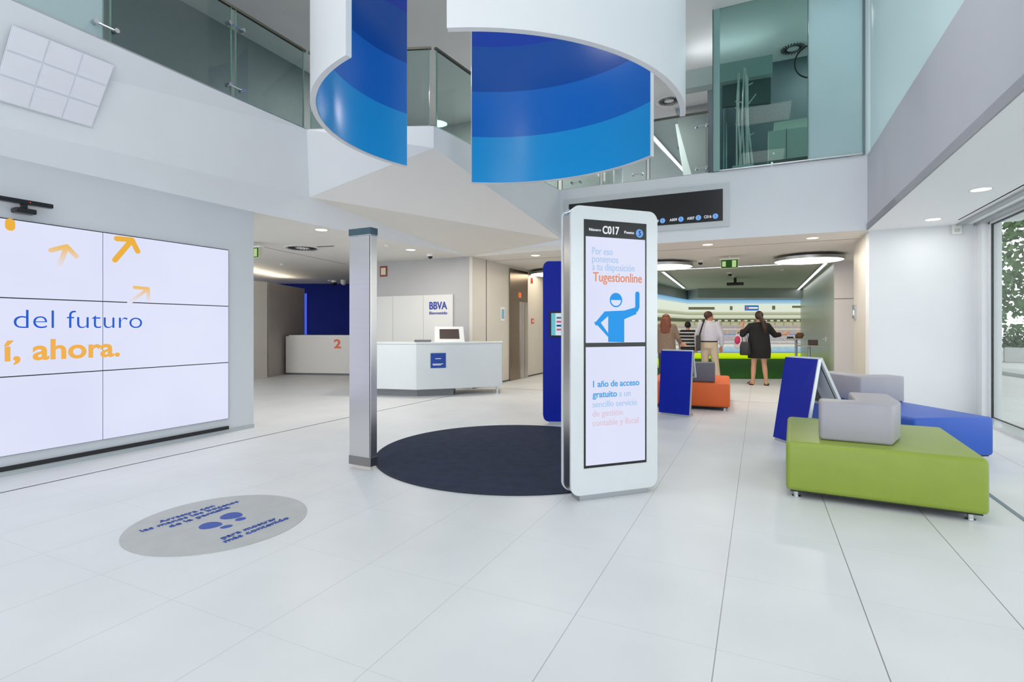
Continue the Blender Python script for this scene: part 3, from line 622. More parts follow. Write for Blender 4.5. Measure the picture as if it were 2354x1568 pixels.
def disc_lamp(px, py, label, r=.65):
    p = Z(px, py, 2.70); t = thing('disc_lamp', label, 'ceiling lamp', tuple(p), group='large flat disc lamps')
    b = MB(); b.loft([(p.x, p.y, p.z - .03, r - .02, r - .02), (p.x, p.y, p.z - .03, r, r), (p.x, p.y, p.z + .03, r, r), (p.x, p.y, p.z + .03, .1, .1)], 64, cap=False); b.build('rim', ALU, t, smooth='auto')
    MB().cyl((p.x, p.y), r - .02, p.z - .028, p.z - .02, 64).build('diffuser', LAMPD, t)
    MB().cyl((p.x, p.y), .10, p.z + .03, ZC, 24).build('canopy', PLW, t)
disc_lamp(1858, 597, 'large glowing disc lamp at the right of the stadium room entrance')
disc_lamp(1525, 612, 'large glowing disc lamp half hidden behind the white totem')
disc_lamp(1276, 629, 'large glowing disc lamp by the elevator, mostly hidden by the blue totem')
def led(name, label, a, b, w_=.05, h=.03):
    a = Vector(a); b = Vector(b); d = (b - a).normalized(); n_ = Vector((-d.y, d.x, 0)) * w_ / 2; t = thing(name, label, 'light', tuple((a + b) / 2))
    MB().prism([a - n_ * 1.6, b - n_ * 1.6, b + n_ * 1.6, a + n_ * 1.6], a.z - h, a.z - .004).build('channel', ALU, t)
    MB().prism([a - n_, b - n_, b + n_, a + n_], a.z - h - .004, a.z - h).build('tube', LEDW, t)
led('linear_light', 'thin white light line across the ceiling before the stadium room', (-4.9, 13.75, ZC), (1.42, 13.70, ZC), .035)
led('linear_light', 'bright slanting light line at the right of the stadium room ceiling', (1.38, 13.9, ZC), (1.38, 23.2, ZC), .07)
led('linear_light', 'bright light line at the left of the stadium room ceiling', (-2.3, 14.2, ZC), (-2.55, 20.5, ZC), .07)
def exit_sign(px, py, z, label, wd=.34, ht=.19, nrm=(0, -1, 0)):
    p = Z(px, py, z); t = thing('exit_sign', label, 'exit sign', tuple(p)); x, y = p.x, p.y
    MB().bb(x - wd / 2, x + wd / 2, y - .03, y + .03, z - ht / 2, z + ht / 2).build('housing', mat('exit_housing', (190, 195, 170), .4), t)
    f = MB().bb(x - wd / 2 + .012, x + wd / 2 - .012, y - .034, y - .03, z - ht / 2 + .012, z + ht / 2 - .012).build('face', emis('exit_green', (40, 78, 36), 1), t)
    MB().bb(x - .14, x - .07, y - .037, y - .034, z - .055, z + .055).bb(x + .05, x + .13, y - .037, y - .034, z - .07, z + .07).build('running_figure', emis('exit_pale', (178, 204, 140), 1), f)
    MB().bb(x - .2, x + .2, y - .05, y + .05, z + ht / 2, z + ht / 2 + .02).cyl((x, y), .012, z + ht / 2, ZC, 8).build('mounting', PLW, t)
exit_sign(1677, 607, 2.62, 'green exit sign hanging before the stadium room')
exit_sign(583, 582, 2.60, 'green exit sign half hidden behind the video wall corner')
def dome(px, py, label, r=.07, z=ZC, m=PLW, name='security_camera'):
    p = Z(px, py, z); t = thing(name, label, 'camera', tuple(p))
    MB().cyl((p.x, p.y), r, z - .05, z, 24).build('housing', m, t, smooth='auto'); MB().ell((p.x, p.y, z - .05), (r * .7, r * .7, r * .7), 16, 10).build('dome', BLACK, t, smooth=True)
dome(989, 584, 'white dome security camera above the reception wall')
dome(1610, 599, 'white dome security camera left of the hanging exit sign'); dome(1678, 626, 'white dome security camera below and behind the exit sign', .08)
def small(px, py, label, r=.05, z=ZC, name='smoke_detector', cat='smoke detector'):
    p = Z(px, py, z); o = MB().loft([(p.x, p.y, z, r, r), (p.x, p.y, z - .02, r, r), (p.x, p.y, z - .04, r * .6, r * .6)], 20).build(name, PLW, smooth='auto'); tag(o, label, cat)
small(890, 563, 'small white detector on the ceiling right of the pillar top'); small(648, 606, 'small white detector on the ceiling before the cove light'); small(757, 626 + 18, 'small white detector above the blue wall', .05)
small(1797, 619, 'small white detector left of the slanting light line'); small(1685, 634, 'tiny detector behind the exit sign', .05)
p = Z(1690, 653, 2.60); t = thing('projector', 'small black projector hanging from the stadium room ceiling', 'projector', tuple(p))
MB().box(p, (.46, .36, .07), 0).build('body', BLACKM, t); MB().cyl((p.x, p.y), .04, 2.63, ZC, 12).build('bracket', BLACKM, t); MB().cyl((p.x - .1, p.y - .2), .03, 2.57, 2.6, 12).build('lens', BLACK, t)
def vent(px, py, z, label, r=.33):
    p = Z(px, py, z); t = thing('ceiling_vent', label, 'vent', tuple(p)); MB().loft([(p.x, p.y, z - .002, r, r), (p.x, p.y, z - .012, r, r), (p.x, p.y, z - .012, r * .86, r * .86)], 36, cap=False).build('rim', PLW, t)
    b = MB()
    for k in range(24):
        a = 2 * math.pi * k / 24; b.box((p.x + r * .58 * math.cos(a), p.y + r * .58 * math.sin(a), z - .006), (r * .42, .018, .006), a + .35)
    b.build('swirl_slots', BLACKM, t); MB().cyl((p.x, p.y), r * .25, z - .012, z - .002, 20).build('hub', PLW, t)
vent(695, 570, ZC, 'round swirl vent in the ceiling left of the steel pillar')
vent(1538, 232, ZT, 'round swirl vent in the upper ceiling, nearer of two', .30); vent(1577, 337, ZT, 'round swirl vent in the upper ceiling, farther of two', .30)
p = Z(748, 566, ZC); o = MB().box((p.x, p.y, ZC - .004), (.34, .05, .006), .2).build('slot_vent', BLACKM); tag(o, 'short dark slot vent beside the round swirl vent', 'vent')
for px_, py_, lb in ((768, 651, 'dark dome camera on the ceiling in front of the deep blue wall'), (790, 650, 'pale ball camera next to the pillar before the blue wall')):
    p = Z(px_, py_, 2.70); t = thing('security_camera', lb, 'camera', tuple(p)); MB().cyl((p.x, p.y), .09, 2.72, ZC, 16).build('housing', PLW, t); MB().ell(p, (.09, .09, .08), 14, 8).build('dome', BLACK if px_ < 780 else PLW, t, smooth=True)
p = Y(2197, 524, 9.62); t = thing('motion_detector', 'small white motion detector at the top of the white wall', 'sensor', tuple(p))
MB().bb(p.x - .055, p.x + .055, p.y - .07, p.y, p.z - .10, p.z + .10).build('casing', PLW, t, bevel=.01); MB().bb(p.x - .03, p.x + .03, p.y - .075, p.y - .07, p.z - .07, p.z - .02).build('lens', mat('detector_lens', (190, 192, 190), .3), t)
p = X(1966, 717, 1.53); t = thing('door_release', 'small metal switch box on the edge of the white wall', 'switch', tuple(p)); MB().bb(1.50, 1.53, p.y - .12, p.y + .12, p.z - .12, p.z + .12).build('box', ALU, t); MB().bb(1.49, 1.50, p.y - .05, p.y + .05, p.z - .06, p.z + .03).build('button', CHROME, t)
# queue board on the far fascia
fy = lambda x: 9.49 + .005 * 0
def FA(px, py, off=0): p = V(px, py, P3, P4); p.y -= off; return p
qb = thing('queue_board', 'long black queue display board on the upper fascia behind the white totem', 'display', tuple(FA(1480, 480)))
def board(x0, x1, z0, z1, off, th, nm, m): 
    a = FA(x0, 480, off); b_ = FA(x1, 480, off); return MB().slab([(a.x, a.y, z0), (b_.x, b_.y, z0), (b_.x, b_.y, z1), (a.x, a.y, z1)], (0, -th, 0)).build(nm, m, qb)
zt, zb_ = FA(1662, 435).z, FA(1662, 508).z
board(1298, 1676, zb_ - .10, zt + .10, .003, .03, 'surround', GWHITE); board(1309, 1662, zb_, zt, .034, .004, 'display', mat('board_black', (20, 20, 24), .3))
for k, s_ in enumerate(('C009', 'A009', 'A007', 'C016')):
    cxp, cyp = [(1524, 508.5), (1566, 505), (1606, 501.5), (1645, 498)][k]
    c_ = FA(cxp, cyp, .040); q = 24; b = MB(); b.add([(c_.x + .045 * math.cos(2 * math.pi * i / q), c_.y - .001, c_.z + .045 * math.sin(2 * math.pi * i / q)) for i in range(q)], [list(range(q))]); b.build('number_badge', emis('badge_blue', (120, 176, 240)), qb, flat=True)
    a = FA(cxp - 26, cyp, .040); b_ = FA(cxp - 9, cyp, .040); text('lettering', s_, (a.x, a.y, c_.z - .022), (1, 0, 0), (0, 0, 1), b_.x - a.x, .045, TW, qb, bold=.01)
    text('lettering', '5', (c_.x - .012, a.y - .002, c_.z - .022), (1, 0, 0), (0, 0, 1), .024, .044, emis('badge_digit', (60, 90, 150)), qb)

# ================================================================ HANGING CURVED PANELS
CS = .78; CC = Vector((-2.2845, 4.270, 0)); CR = 1.75; CZ = 3.172; CTOP = 6.0
def ang(px, far, R_=None, CC=CC):
    R_ = R_ or CR; v = ray(px, 700); d = Vector((v.x, v.y)); o = -Vector((CC.x, CC.y)); a = d.dot(d); b = 2 * d.dot(o); c = o.dot(o) - R_ * R_; D_ = math.sqrt(max(0, b * b - 4 * a * c))
    t = (-b + (D_ if far else -D_)) / (2 * a); p = d * t + o; return math.atan2(p.y, p.x)
def bands_mat():
    m = bpy.data.materials.new('banded_blue_lining'); m.use_nodes = True; n = m.node_tree; b = n.nodes['Principled BSDF']; L = n.links.new
    g = n.nodes.new('ShaderNodeNewGeometry'); s = n.nodes.new('ShaderNodeSeparateXYZ'); L(g.outputs['Position'], s.inputs[0])
    q = n.nodes.new('ShaderNodeMapRange'); L(s.outputs[2], q.inputs[0]); q.inputs[1].default_value = CZ; q.inputs[2].default_value = CZ + .59 * 5
    r = n.nodes.new('ShaderNodeValToRGB'); r.color_ramp.interpolation = 'CONSTANT'; L(q.outputs[0], r.inputs[0])
    cols = [(40, 165, 235), (30, 118, 212), (14, 88, 178), (18, 70, 182), (14, 56, 150)]
    e = r.color_ramp.elements; e[0].position = 0; e[0].color = (*lin(cols[0]), 1); e[1].position = .2; e[1].color = (*lin(cols[1]), 1)
    for k in (2, 3, 4): x = e.new(.2 * k); x.color = (*lin(cols[k]), 1)
    L(r.outputs[0], b.inputs['Base Color']); b.inputs['Roughness'].default_value = .22; return m
BAND = bands_mat(); SHELL = mat('suspended_panel_white', (226, 228, 232), .4, noise=.005)
C1 = Vector((-2.1755, 4.3678, 0))
def curved(label, a0, a1, z0, dz=0, R_=None, CC=CC):
    R_ = R_ or CR
    if a1 < a0: a1 += 2 * math.pi
    m_ = (a0 + a1) / 2; t = thing('curved_ceiling_panel', label, 'suspended panel', (CC.x + R_ * math.cos(m_), CC.y + R_ * math.sin(m_), z0), group='curved panels hanging in a ring')
    N = 72; TH = .045
    def arc(nm, r0, r1, zz0, zz1, m, aa0=a0, aa1=a1):
        b = MB(); pr = []
        for i in range(N + 1): q = aa0 + (aa1 - aa0) * i / N; pr.append((math.cos(q), math.sin(q)))
        vs = []
        for c_, s_ in pr: vs += [(CC.x + r0 * c_, CC.y + r0 * s_, zz0), (CC.x + r1 * c_, CC.y + r1 * s_, zz0), (CC.x + r1 * c_, CC.y + r1 * s_, zz1), (CC.x + r0 * c_, CC.y + r0 * s_, zz1)]
        fs = [[4 * i + k, 4 * i + (k + 1) % 4, 4 * i + 4 + (k + 1) % 4, 4 * i + 4 + k] for i in range(N) for k in range(4)] + [[0, 1, 2, 3], [4 * N + 3, 4 * N + 2, 4 * N + 1, 4 * N]]
        return b.add(vs, fs).build(nm, m, t, smooth='auto')
    arc('outer_shell', R_ - TH, R_, z0, CTOP, SHELL); arc('blue_lining', R_ - TH - .006, R_ - TH - .001, z0 + .012, CTOP, BAND, a0 + .003, a1 - .003)
    for f in (.15, .5, .85):
        q = a0 + (a1 - a0) * f; x, y = CC.x + (R_ - .02) * math.cos(q), CC.y + (R_ - .02) * math.sin(q); MB().tube([(x, y, CTOP), (x, y, ZT)], .008, 8).build('hanging_cable', ALU, t)
    return t
# going counter-clockwise seen from above: near side is towards the eye
curved('left curved hanging panel, white outside and blue inside, beside the glass balustrade', ang(931, True, 1.67, C1), ang(795, False, 1.67, C1), CZ - .01, 0, 1.67, C1)
curved('far curved hanging panel showing the widest striped blue inner face', ang(1503, True, 2.01), ang(1083, True, 2.01), CZ, 0, 2.01)
curved('near curved hanging panel, white outside, at the top centre right', ang(1027, False, 1.7527), ang(1577, False, 1.7527) + .06, CZ - .10, 0, 1.7527)

# unseen fill panels added overhead to brighten the lobby
for i, (x_, y_) in enumerate(((-4.4, .8), (.1, .8), (-4.4, 4.4), (.1, 4.4), (-2.2, -2.2))):
    t = thing('lobby_fill_panel', 'unseen square fill panel added above the lobby', 'ceiling light', (x_, y_, ZT), group='unseen fill panels added above the lobby')
    MB().bb(x_ - .65, x_ + .65, y_ - .65, y_ + .65, ZT - .03, ZT - .001).build('frame', PLW, t)
    area('lobby_fill', (x_, y_, ZT - .035), 1.2, 1.2, 30, NEUT)
# ================================================================ UPPER FLOOR: balustrades and glass
def V2(p): return Vector((p[0], p[1], 0))
def balustrade(label, pts, z0, z1, group=None, rail=True, clamps=(), m=GL_RAIL, joints=(), first=None):
    """glass along the 2D points; joints: fractions of the first run where two panes meet"""
    t = thing('glass_balustrade', label, 'balustrade', (pts[0][0], pts[0][1], z0), group=group)
    for a, b in zip(pts[:-1], pts[1:]):
        a, b = V2(a), V2(b); d = (b - a).normalized(); n_ = Vector((-d.y, d.x, 0)) * .012; L_ = (b - a).length
        cuts = [0] + list(joints) + [1]
        for f0, f1 in zip(cuts[:-1], cuts[1:]):
            p0 = a + d * (L_ * f0 + .03); p1 = a + d * (L_ * f1 - .03); MB().prism([p0, p1, p1 + n_, p0 + n_], z0 + .02, z1 - .03).build('glass_pane', first if first and f0 == 0 else m, t)
            for e_ in (p0, p1): MB().prism([e_ - n_ * .1 - d * .006, e_ + d * .006 - n_ * .1, e_ + n_ * 1.1 + d * .006, e_ - d * .006 + n_ * 1.1], z0 + .02, z1 - .03).build('pane_edge', GEDGE, t)
        if rail: MB().prism([a - n_, b - n_, b + n_ * 2, a + n_ * 2], z1 - .03, z1).build('top_rail', RAILM, t)
        MB().prism([a, b, b + n_, a + n_], z0, z0 + .02).build('shoe_channel', ALU, t)
        joints = ()
    for x, y, z in clamps:
        k = MB()
        dd_ = (V2(pts[1]) - V2(pts[0])).normalized(); nn_ = Vector((-dd_.y, dd_.x, 0))
        for s_ in (-.085, .085):
            c = Vector((x, y, z)) + dd_ * s_; k.tube([c - nn_ * .045, c + nn_ * .03], .022, 14)
        k.tube([Vector((x, y, z)) - dd_ * .085 - nn_ * .02, Vector((x, y, z)) + dd_ * .085 - nn_ * .02], .009, 8); k.build('spider_clamp', CHROME, t, smooth='auto')
    return t
GEDGE = mat('glass_edge_green', (96, 132, 120), .15); RAILM = mat('handrail_bronze', (92, 92, 84), .35, .6)
Lx = -5.46
y1j = V(247, 60, P0, P1).y; y2j = V(538, 130, P0, P1).y
def LP(px, py): p = V(px, py, P0, P1); return (p.x, p.y, p.z)
balustrade('long glass balustrade at upper left, above the leaning white wall', [(-5.46, -4.0), (-5.475, 5.12)], ZU, 5.0, None, True,
    [LP(240, 62), LP(540, 62), LP(540, 202)], joints=((y1j + 4) / 9.12, (y2j + 4) / 9.12), first=GL_MILK)  # milky first pane stands in for a bright reflection on clear glass
balustrade('short glass balustrade across the corner behind the left curved panel', [(P1.x, P1.y + .03), (P2.x - .05, P2.y + .01)], ZU, 5.0)
balustrade('glass balustrade with a dark handrail seen between the curved panels', [(P2.x, P2.y + .04), (P3.x - .02, P3.y)], ZU, 5.0)
gx1 = V(1628, 300, P3, P4).x
balustrade('far glass balustrade above the black queue board', [(P3.x, P3.y + .04), (gx1, 9.55)], ZU, 5.02, None, True,
    [tuple(V(px, py, P3, P4)) for px, py in ((1613, 290), (1613, 387), (1465, 401), (1325, 420))], joints=(.30, .62))
# full height glass partition of the upper room
gp = thing('glass_partition', 'tall glass partition of the upper room, clear left part and frosted right part', 'glass partition', (-.7, 9.5, ZU))
ga, gb, gc, gd = [V(px, 300, P3, P4).x for px in (1640, 1655, 1856, 1990)]
MB().bb(gb, gc, 9.50, 9.515, ZU + .01, ZT).build('clear_pane', GL_TINT, gp); MB().bb(gc + .012, gd - .02, 9.50, 9.515, ZU + .01, ZT).build('frosted_pane', GL_MILK, gp)
for a, b_, m_ in ((ga - .012, ga, RAILM), (gc, gc + .01, GEDGE), (gd - .05, gd - .015, mat('partition_post', (110, 126, 130), .4))): MB().bb(a, b_, 9.49, 9.53, ZU, ZT).build('vertical_joint', m_, gp)
MB().bb(ga, gb, 9.50, 9.515, ZU + .01, ZT).build('side_fin', mat('fin_glass_teal', (138, 176, 172), .25), gp)
MB().bb(gb, gd - .05, 9.485, 9.53, ZU, ZU + .02).build('floor_channel', ALU, gp)
# upper room behind it
struct('wall_upper_room_right', MB().bb(1.58, 1.68, 9.53, 12.0, ZU, ZT).bb(1.46, 1.58, 9.55, 9.62, ZU, ZT), TEALW)
struct('wall_upper_room_back', MB().bb(-1.0, 3.2, 11.9, 12.0, ZU, ZT), DARKW)
struct('trim_9', MB().slab([Y(1572, 205, 10.30), Y(1776, 168, 10.30), Y(1776, 125, 10.30), Y(1572, 163, 10.30)], (0, .25, 0)), mat('soffit_teal_grey', (188, 200, 198), .5))
struct('wall_upper_room_screen', MB().slab([Y(1660, 245, 10.45), Y(1772, 235, 10.45), Y(1772, 150, 10.45), Y(1660, 170, 10.45)], (0, .1, 0)), mat('slate_screen', (96, 108, 110), .5))
cl = thing('cove_light', 'glowing cove light inside the upper glass room', 'light', tuple(Y(1665, 140, 10.45)))
c0, c1 = Y(1578, 165, 10.75), Y(1765, 138, 10.75)
MB().tube([c0, c1], .022, 8).build('tube', emis('cove_cool', (240, 246, 250), 16), cl)
dk_ = thing('dark_door', 'tall dark slate door behind the stick tree in the upper room', 'door', (Y(1680, 300, 11.88).x, 11.86, ZU))
MB().bb(Y(1672, 300, 11.88).x, Y(1722, 300, 11.88).x, 11.80, 11.87, ZU, Y(1690, 252, 11.88).z).build('leaf', mat('dark_slate_door', (60, 76, 86), .4), dk_)
for x_ in (1664, 1670): q = Y(x_, 300, 10.9); o = MB().bb(q.x - .012, q.x + .012, 10.89, 10.91, ZU, Y(1668, 215 + (x_ - 1664) * 4, 10.9).z).build('glass_support_post', CHROME); tag(o, 'slim metal post %s inside the upper glass room' % ('nearest the teal glass fin' if x_ == 1664 else 'second from the teal glass fin'), 'post')
vent(1823, 112, ZT - .001, 'pale swirl vent in the upper glass room ceiling', .28)
area('upper_room_fill', (1.0, 10.7, ZT - .05), .5, .5, 20, NEUT, shape='DISK')  # fill light added behind the frosted pane to brighten it
# white stick tree
ty = 9.95; tx = Y(1708, 380, ty).x
tr_ = thing('stick_tree', 'tall white bare stick tree ornament behind the upper glass', 'ornament', (tx, ty, ZU))
def TP(px, py, y=ty): p = Y(px, py, y); return p
for i, (x0, x1, yt, dy) in enumerate(((1694, 1697, 168, 0), (1704, 1699, 165, .05), (1700, 1711, 158, -.05), (1712, 1710, 155, .03), (1717, 1713, 160, -.04), (1722, 1716, 168, .06), (1731, 1719, 178, .0))):
    a = TP(x0, 393); b_ = TP(x1, yt); a.z = ZU + .12; m_ = (a + b_) / 2 + Vector((random.uniform(-.04, .04), dy, 0)); a.y += dy; b_.y += dy
    MB().tube([a, m_, b_], [.014, .013, .009], 8).build('stem', PLW, tr_, smooth='auto')
for q0, q1 in (((1706, 235), (1689, 233)), ((1700, 255), (1690, 247)), ((1698, 290), (1691, 285)), ((1712, 250), (1738, 216)), ((1720, 196), (1731, 190)), ((1724, 311), (1735, 305)), ((1716, 219), (1720, 217))):
    MB().tube([TP(*q0), TP(*q1)], [.012, .009], 8).build('twig', PLW, tr_)
a, b_ = TP(1684, 380).x, TP(1728, 380).x
MB().bb(a, b_, ty - .12, ty + .12, ZU - .01, ZU + .16).build('planter_box', GWHITE, tr_, bevel=.01)
# white cabinet
cy_ = 10.2; a, b_, c_ = Y(1766, 330, cy_).x, Y(1808, 330, cy_).x, Y(1960, 330, cy_).x
cbn = thing('white_cabinet', 'low white cabinet on legs behind the upper glass', 'cabinet', ((a + c_) / 2, cy_, ZU))
zt_ = Y(1800, 297, cy_).z; zb2 = Y(1800, 366, cy_).z
MB().bb(a, c_, cy_, cy_ + .5, zb2, zt_).build('body', mat('cabinet_ivory', (216, 220, 210), .4), cbn, bevel=.006)
MB().bb(Y(1780, 300, cy_).x, c_, cy_ + .15, cy_ + .5, zt_, zt_ + .19).build('raised_top', mat('cabinet_ivory', (216, 220, 210), .4), cbn)
MB().bb(b_ - .004, b_ + .004, cy_ - .004, cy_, zb2, zt_).build('door_joint', JOINT, cbn)
MB().bb(a + .07, a + .10, cy_ - .02, cy_, zb2 + .10, zb2 + .13).build('lock', CHROME, cbn)
for x in (a + .06, (a + c_) / 2, c_ - .06): MB().bb(x - .015, x + .015, cy_ + .05, cy_ + .08, ZU - .01, zb2).build('leg', CHROME, cbn)
# framed ring on the upper room ceiling wall
rc = Y(1866, 140, 10.0); b = MB(); R0 = .25
b.tube([(rc.x + R0 * math.cos(q), rc.y, rc.z + R0 * 1.1 * math.sin(q)) for q in [2 * math.pi * i / 32 for i in range(33)]], .012, 8, cap=False)
b.tube([(rc.x, rc.y, rc.z + R0 * 1.1), (rc.x, rc.y, ZT)], .006, 6); o = b.build('ring_pendant', BLACKM, smooth='auto'); tag(o, 'thin dark ring hanging inside the upper glass room by the frosted pane', 'pendant lamp')
# upper hall right of the curved panels
led('linear_light', 'bright diagonal light line on the upper hall ceiling', Z(1480, 290, ZT), Z(1583, 403, ZT), .10, .03)
sa = [Y(px, py, 13.4) for px, py in ((1552, 150), (1558, 285), (1617, 404), (1662, 398), (1662, 150))]
sa[0].z = sa[4].z = ZT; sa[2].z = sa[3].z = ZU
struct('wall_upper_slanted', MB().slab(sa, (0, .15, 0)), mat('upper_grey_paint', (150, 152, 152), .6))
struct('trim_10', MB().slab([sa[1] + Vector((-.06, -.01, 0)), sa[1] + Vector((0, -.01, 0)), sa[2] + Vector((0, -.01, 0)), sa[2] + Vector((-.30, -.01, 0))], (0, .02, 0)), mat('trim_white', (232, 234, 236), .5))
bw_ = [Y(px, 420, 17.5).x for px in (1270, 1403, 1432)]
struct('wall_upper_brown', MB().bb(-9, bw_[1], 17.5, 17.6, ZU, ZT), mat('brown_board', (148, 134, 122), .5)); struct('wall_upper_pale', MB().bb(bw_[1], bw_[2], 17.4, 17.5, ZU, ZT), WHITE)
for nm, x_, y_, e_ in (('upper_fill', -2.4, 12, 60), ('upper_fill', -2.4, 17, 80), ('upper_fill', -6.5, 9, 60), ('upper_fill', -5.2, 10.8, 70)): area(nm, (x_, y_, ZT - .04), .5, .5, e_, NEUT, shape='DISK')  # fill lights without fixtures, added to brighten the upper storey

# ================================================================ STADIUM ROOM
s0, s1 = Z(1580, 825), Z(1890, 825); sd = (s1 - s0).normalized(); sn = Vector((sd.y, -sd.x, 0))
struct('wall_stadium_back', MB().wall(s0 - sd * .5, s1 + sd * 1.5, 0, ZC, .1), mat('stadium_room_wall', (165, 168, 165), .6))
struct('wall_stadium_left', MB().wall((-3.6, 14.6), s0, 0, ZC, .1), mat('stadium_room_wall', (165, 168, 165), .6))
struct('wall_stadium_right', MB().bb(1.53, 1.68, 13.86, 27, 0, ZC), mat('greenish_panel', (196, 202, 188), .35))
struct('wall_back_left', MB().wall((-3.6, 14.6), (-5.5, 14.6), 0, ZC, -.1), CREAM)
def photo_mat(name, ratio, axis_u, emi=1.0):
    """backlit photo print of a stand full of seats: horizontal tiers, rails, seat speckle"""
    m = bpy.data.materials.new(name); m.use_nodes = True; n = m.node_tree; n.nodes.clear(); L = n.links.new
    o = n.nodes.new('ShaderNodeOutputMaterial'); e = n.nodes.new('ShaderNodeEmission'); L(e.outputs[0], o.inputs[0])
    g = n.nodes.new('ShaderNodeNewGeometry'); s = n.nodes.new('ShaderNodeSeparateXYZ'); L(g.outputs['Position'], s.inputs[0])
    q = n.nodes.new('ShaderNodeMapRange'); L(s.outputs[2], q.inputs[0]); q.inputs[1].default_value = 0; q.inputs[2].default_value = 2.42
    r = n.nodes.new('ShaderNodeValToRGB'); r.color_ramp.interpolation = 'LINEAR'; L(q.outputs[0], r.inputs[0])
    st_ = [(0, (150, 196, 20)), (.05, (200, 226, 24)), (.096, (206, 228, 34)), (.104, (84, 126, 190)), (.125, (150, 186, 206)), (.20, (168, 194, 206)), (.215, (214, 220, 206)), (.245, (206, 210, 196)), (.255, (158, 158, 160)), (.275, (176, 172, 172)), (.287, (214, 218, 206)), (.30, (168, 166, 168)),
           (.40, (176, 170, 170)), (.412, (92, 134, 190)), (.428, (170, 164, 162)), (.49, (168, 160, 158)), (.50, (212, 214, 192)), (.52, (160, 154, 150)), (.56, (174, 168, 160)), (.572, (180, 178, 144)), (.618, (176, 176, 142)), (.63, (86, 92, 72)), (.672, (92, 98, 78)), (.685, (186, 190, 160)),
           (.728, (222, 228, 206)), (.745, (158, 164, 134)), (.785, (190, 196, 168)), (.80, (222, 230, 210)), (.925, (222, 232, 216)), (.935, (176, 208, 218)), (1, (104, 166, 212))]
    el = r.color_ramp.elements; el[0].position = 0; el[0].color = (*lin(st_[0][1]), 1); el[1].position = 1; el[1].color = (*lin(st_[-1][1]), 1)
    for p_, c in st_[1:-1]: x = el.new(p_); x.color = (*lin(c), 1)
    mp = n.nodes.new('ShaderNodeMapping'); L(g.outputs['Position'], mp.inputs[0]); mp.inputs['Scale'].default_value = (14, 14, 26)
    wn = n.nodes.new('ShaderNodeTexWhiteNoise'); wn.noise_dimensions = '3D'
    sn_ = n.nodes.new('ShaderNodeVectorMath'); sn_.operation = 'FLOOR'; L(mp.outputs[0], sn_.inputs[0]); L(sn_.outputs[0], wn.inputs[0])
    hi = n.nodes.new('ShaderNodeMath'); hi.operation = 'LESS_THAN'; L(s.outputs[2], hi.inputs[0]); hi.inputs[1].default_value = 1.42
    lo = n.nodes.new('ShaderNodeMath'); lo.operation = 'GREATER_THAN'; L(s.outputs[2], lo.inputs[0]); lo.inputs[1].default_value = .33
    mu = n.nodes.new('ShaderNodeMath'); mu.operation = 'MULTIPLY'; L(hi.outputs[0], mu.inputs[0]); L(lo.outputs[0], mu.inputs[1])
    m3 = n.nodes.new('ShaderNodeMath'); m3.operation = 'MULTIPLY'; L(mu.outputs[0], m3.inputs[0]); m3.inputs[1].default_value = .13
    mx = n.nodes.new('ShaderNodeMix'); mx.data_type = 'RGBA'; mx.blend_type = 'OVERLAY'; L(m3.outputs[0], mx.inputs[0]); L(r.outputs[0], mx.inputs[6]); L(wn.outputs['Color'], mx.inputs[7])
    L(mx.outputs[2], e.inputs[0]); e.inputs[1].default_value = emi / 2 ** EXPO; return m
PH = photo_mat('stadium_photo', 1, 0)
mu = thing('stadium_mural', 'wide backlit photo wall of empty stadium stands at the end of the room', 'photo mural', tuple((s0 + s1) / 2))
me_ = s1 + sd * .25
MB().slab([s0 + sn * .02, me_ + sn * .02, me_ + sn * .02 + Vector((0, 0, 2.42)), s0 + sn * .02 + Vector((0, 0, 2.42))], sn * .01).build('photo_print', PH, mu)
def onm(px, py): p = V(px, py, s0, s1); return p
def mbx(px0, py0, px1, py1, nm, m, th=.01):
    a, b_ = onm(px0, py0), onm(px1, py1); z0, z1 = min(a.z, b_.z), max(a.z, b_.z); a.z = b_.z = 0; return MB().slab([a + sn * .032 + Vector((0, 0, z0)), b_ + sn * .032 + Vector((0, 0, z0)), b_ + sn * .032 + Vector((0, 0, z1)), a + sn * .032 + Vector((0, 0, z1))], sn * th).build(nm, m, mu)
MB1 = emis('print_blue', (50, 110, 186)); MB2 = emis('print_white', (226, 232, 220)); MB3 = emis('print_dark', (104, 108, 84))
mbx(1711, 702, 1743, 714, 'scoreboard', MB1); mbx(1720, 706, 1741, 710, 'scoreboard_text', MB2, .014); mbx(1714, 705, 1718, 711, 'scoreboard_crest', emis('print_red', (210, 120, 90)), .014)
mbx(1582, 706, 1642, 712, 'window_band', MB3); mbx(1820, 703, 1886, 708, 'window_band', MB3); mbx(1677, 704, 1683, 713, 'pylon', MB3); mbx(1774, 703, 1781, 712, 'pylon', MB3)
for k in range(20): mbx(1590 + k * 15, 735.5, 1597 + k * 15, 739, 'arcade_opening', emis('print_pale', (200, 206, 176)))
for k in range(14): mbx(1595 + k * 20.5, 741, 1597 + k * 20.5, 748, 'aisle', emis('print_tan', (140, 138, 104)))
for k in range(12): mbx(1600 + k * 23, 758, 1603 + k * 23, 767, 'aisle', emis('print_orange', (206, 160, 122)))
ml = thing('stadium_side_mural', 'backlit stadium photo wall on the left side of the room', 'photo mural', (-3.1, 18.5, 0))
q0 = Vector((-3.45, 15.7, 0)); q1 = s0.copy(); qd = (q1 - q0).normalized(); qn = Vector((qd.y, -qd.x, 0))
MB().slab([q0 + qn * .02, q1 + qn * .02 - qd * .05, q1 + qn * .02 - qd * .05 + Vector((0, 0, 2.42)), q0 + qn * .02 + Vector((0, 0, 2.42))], qn * .01).build('photo_print', PH, ml)
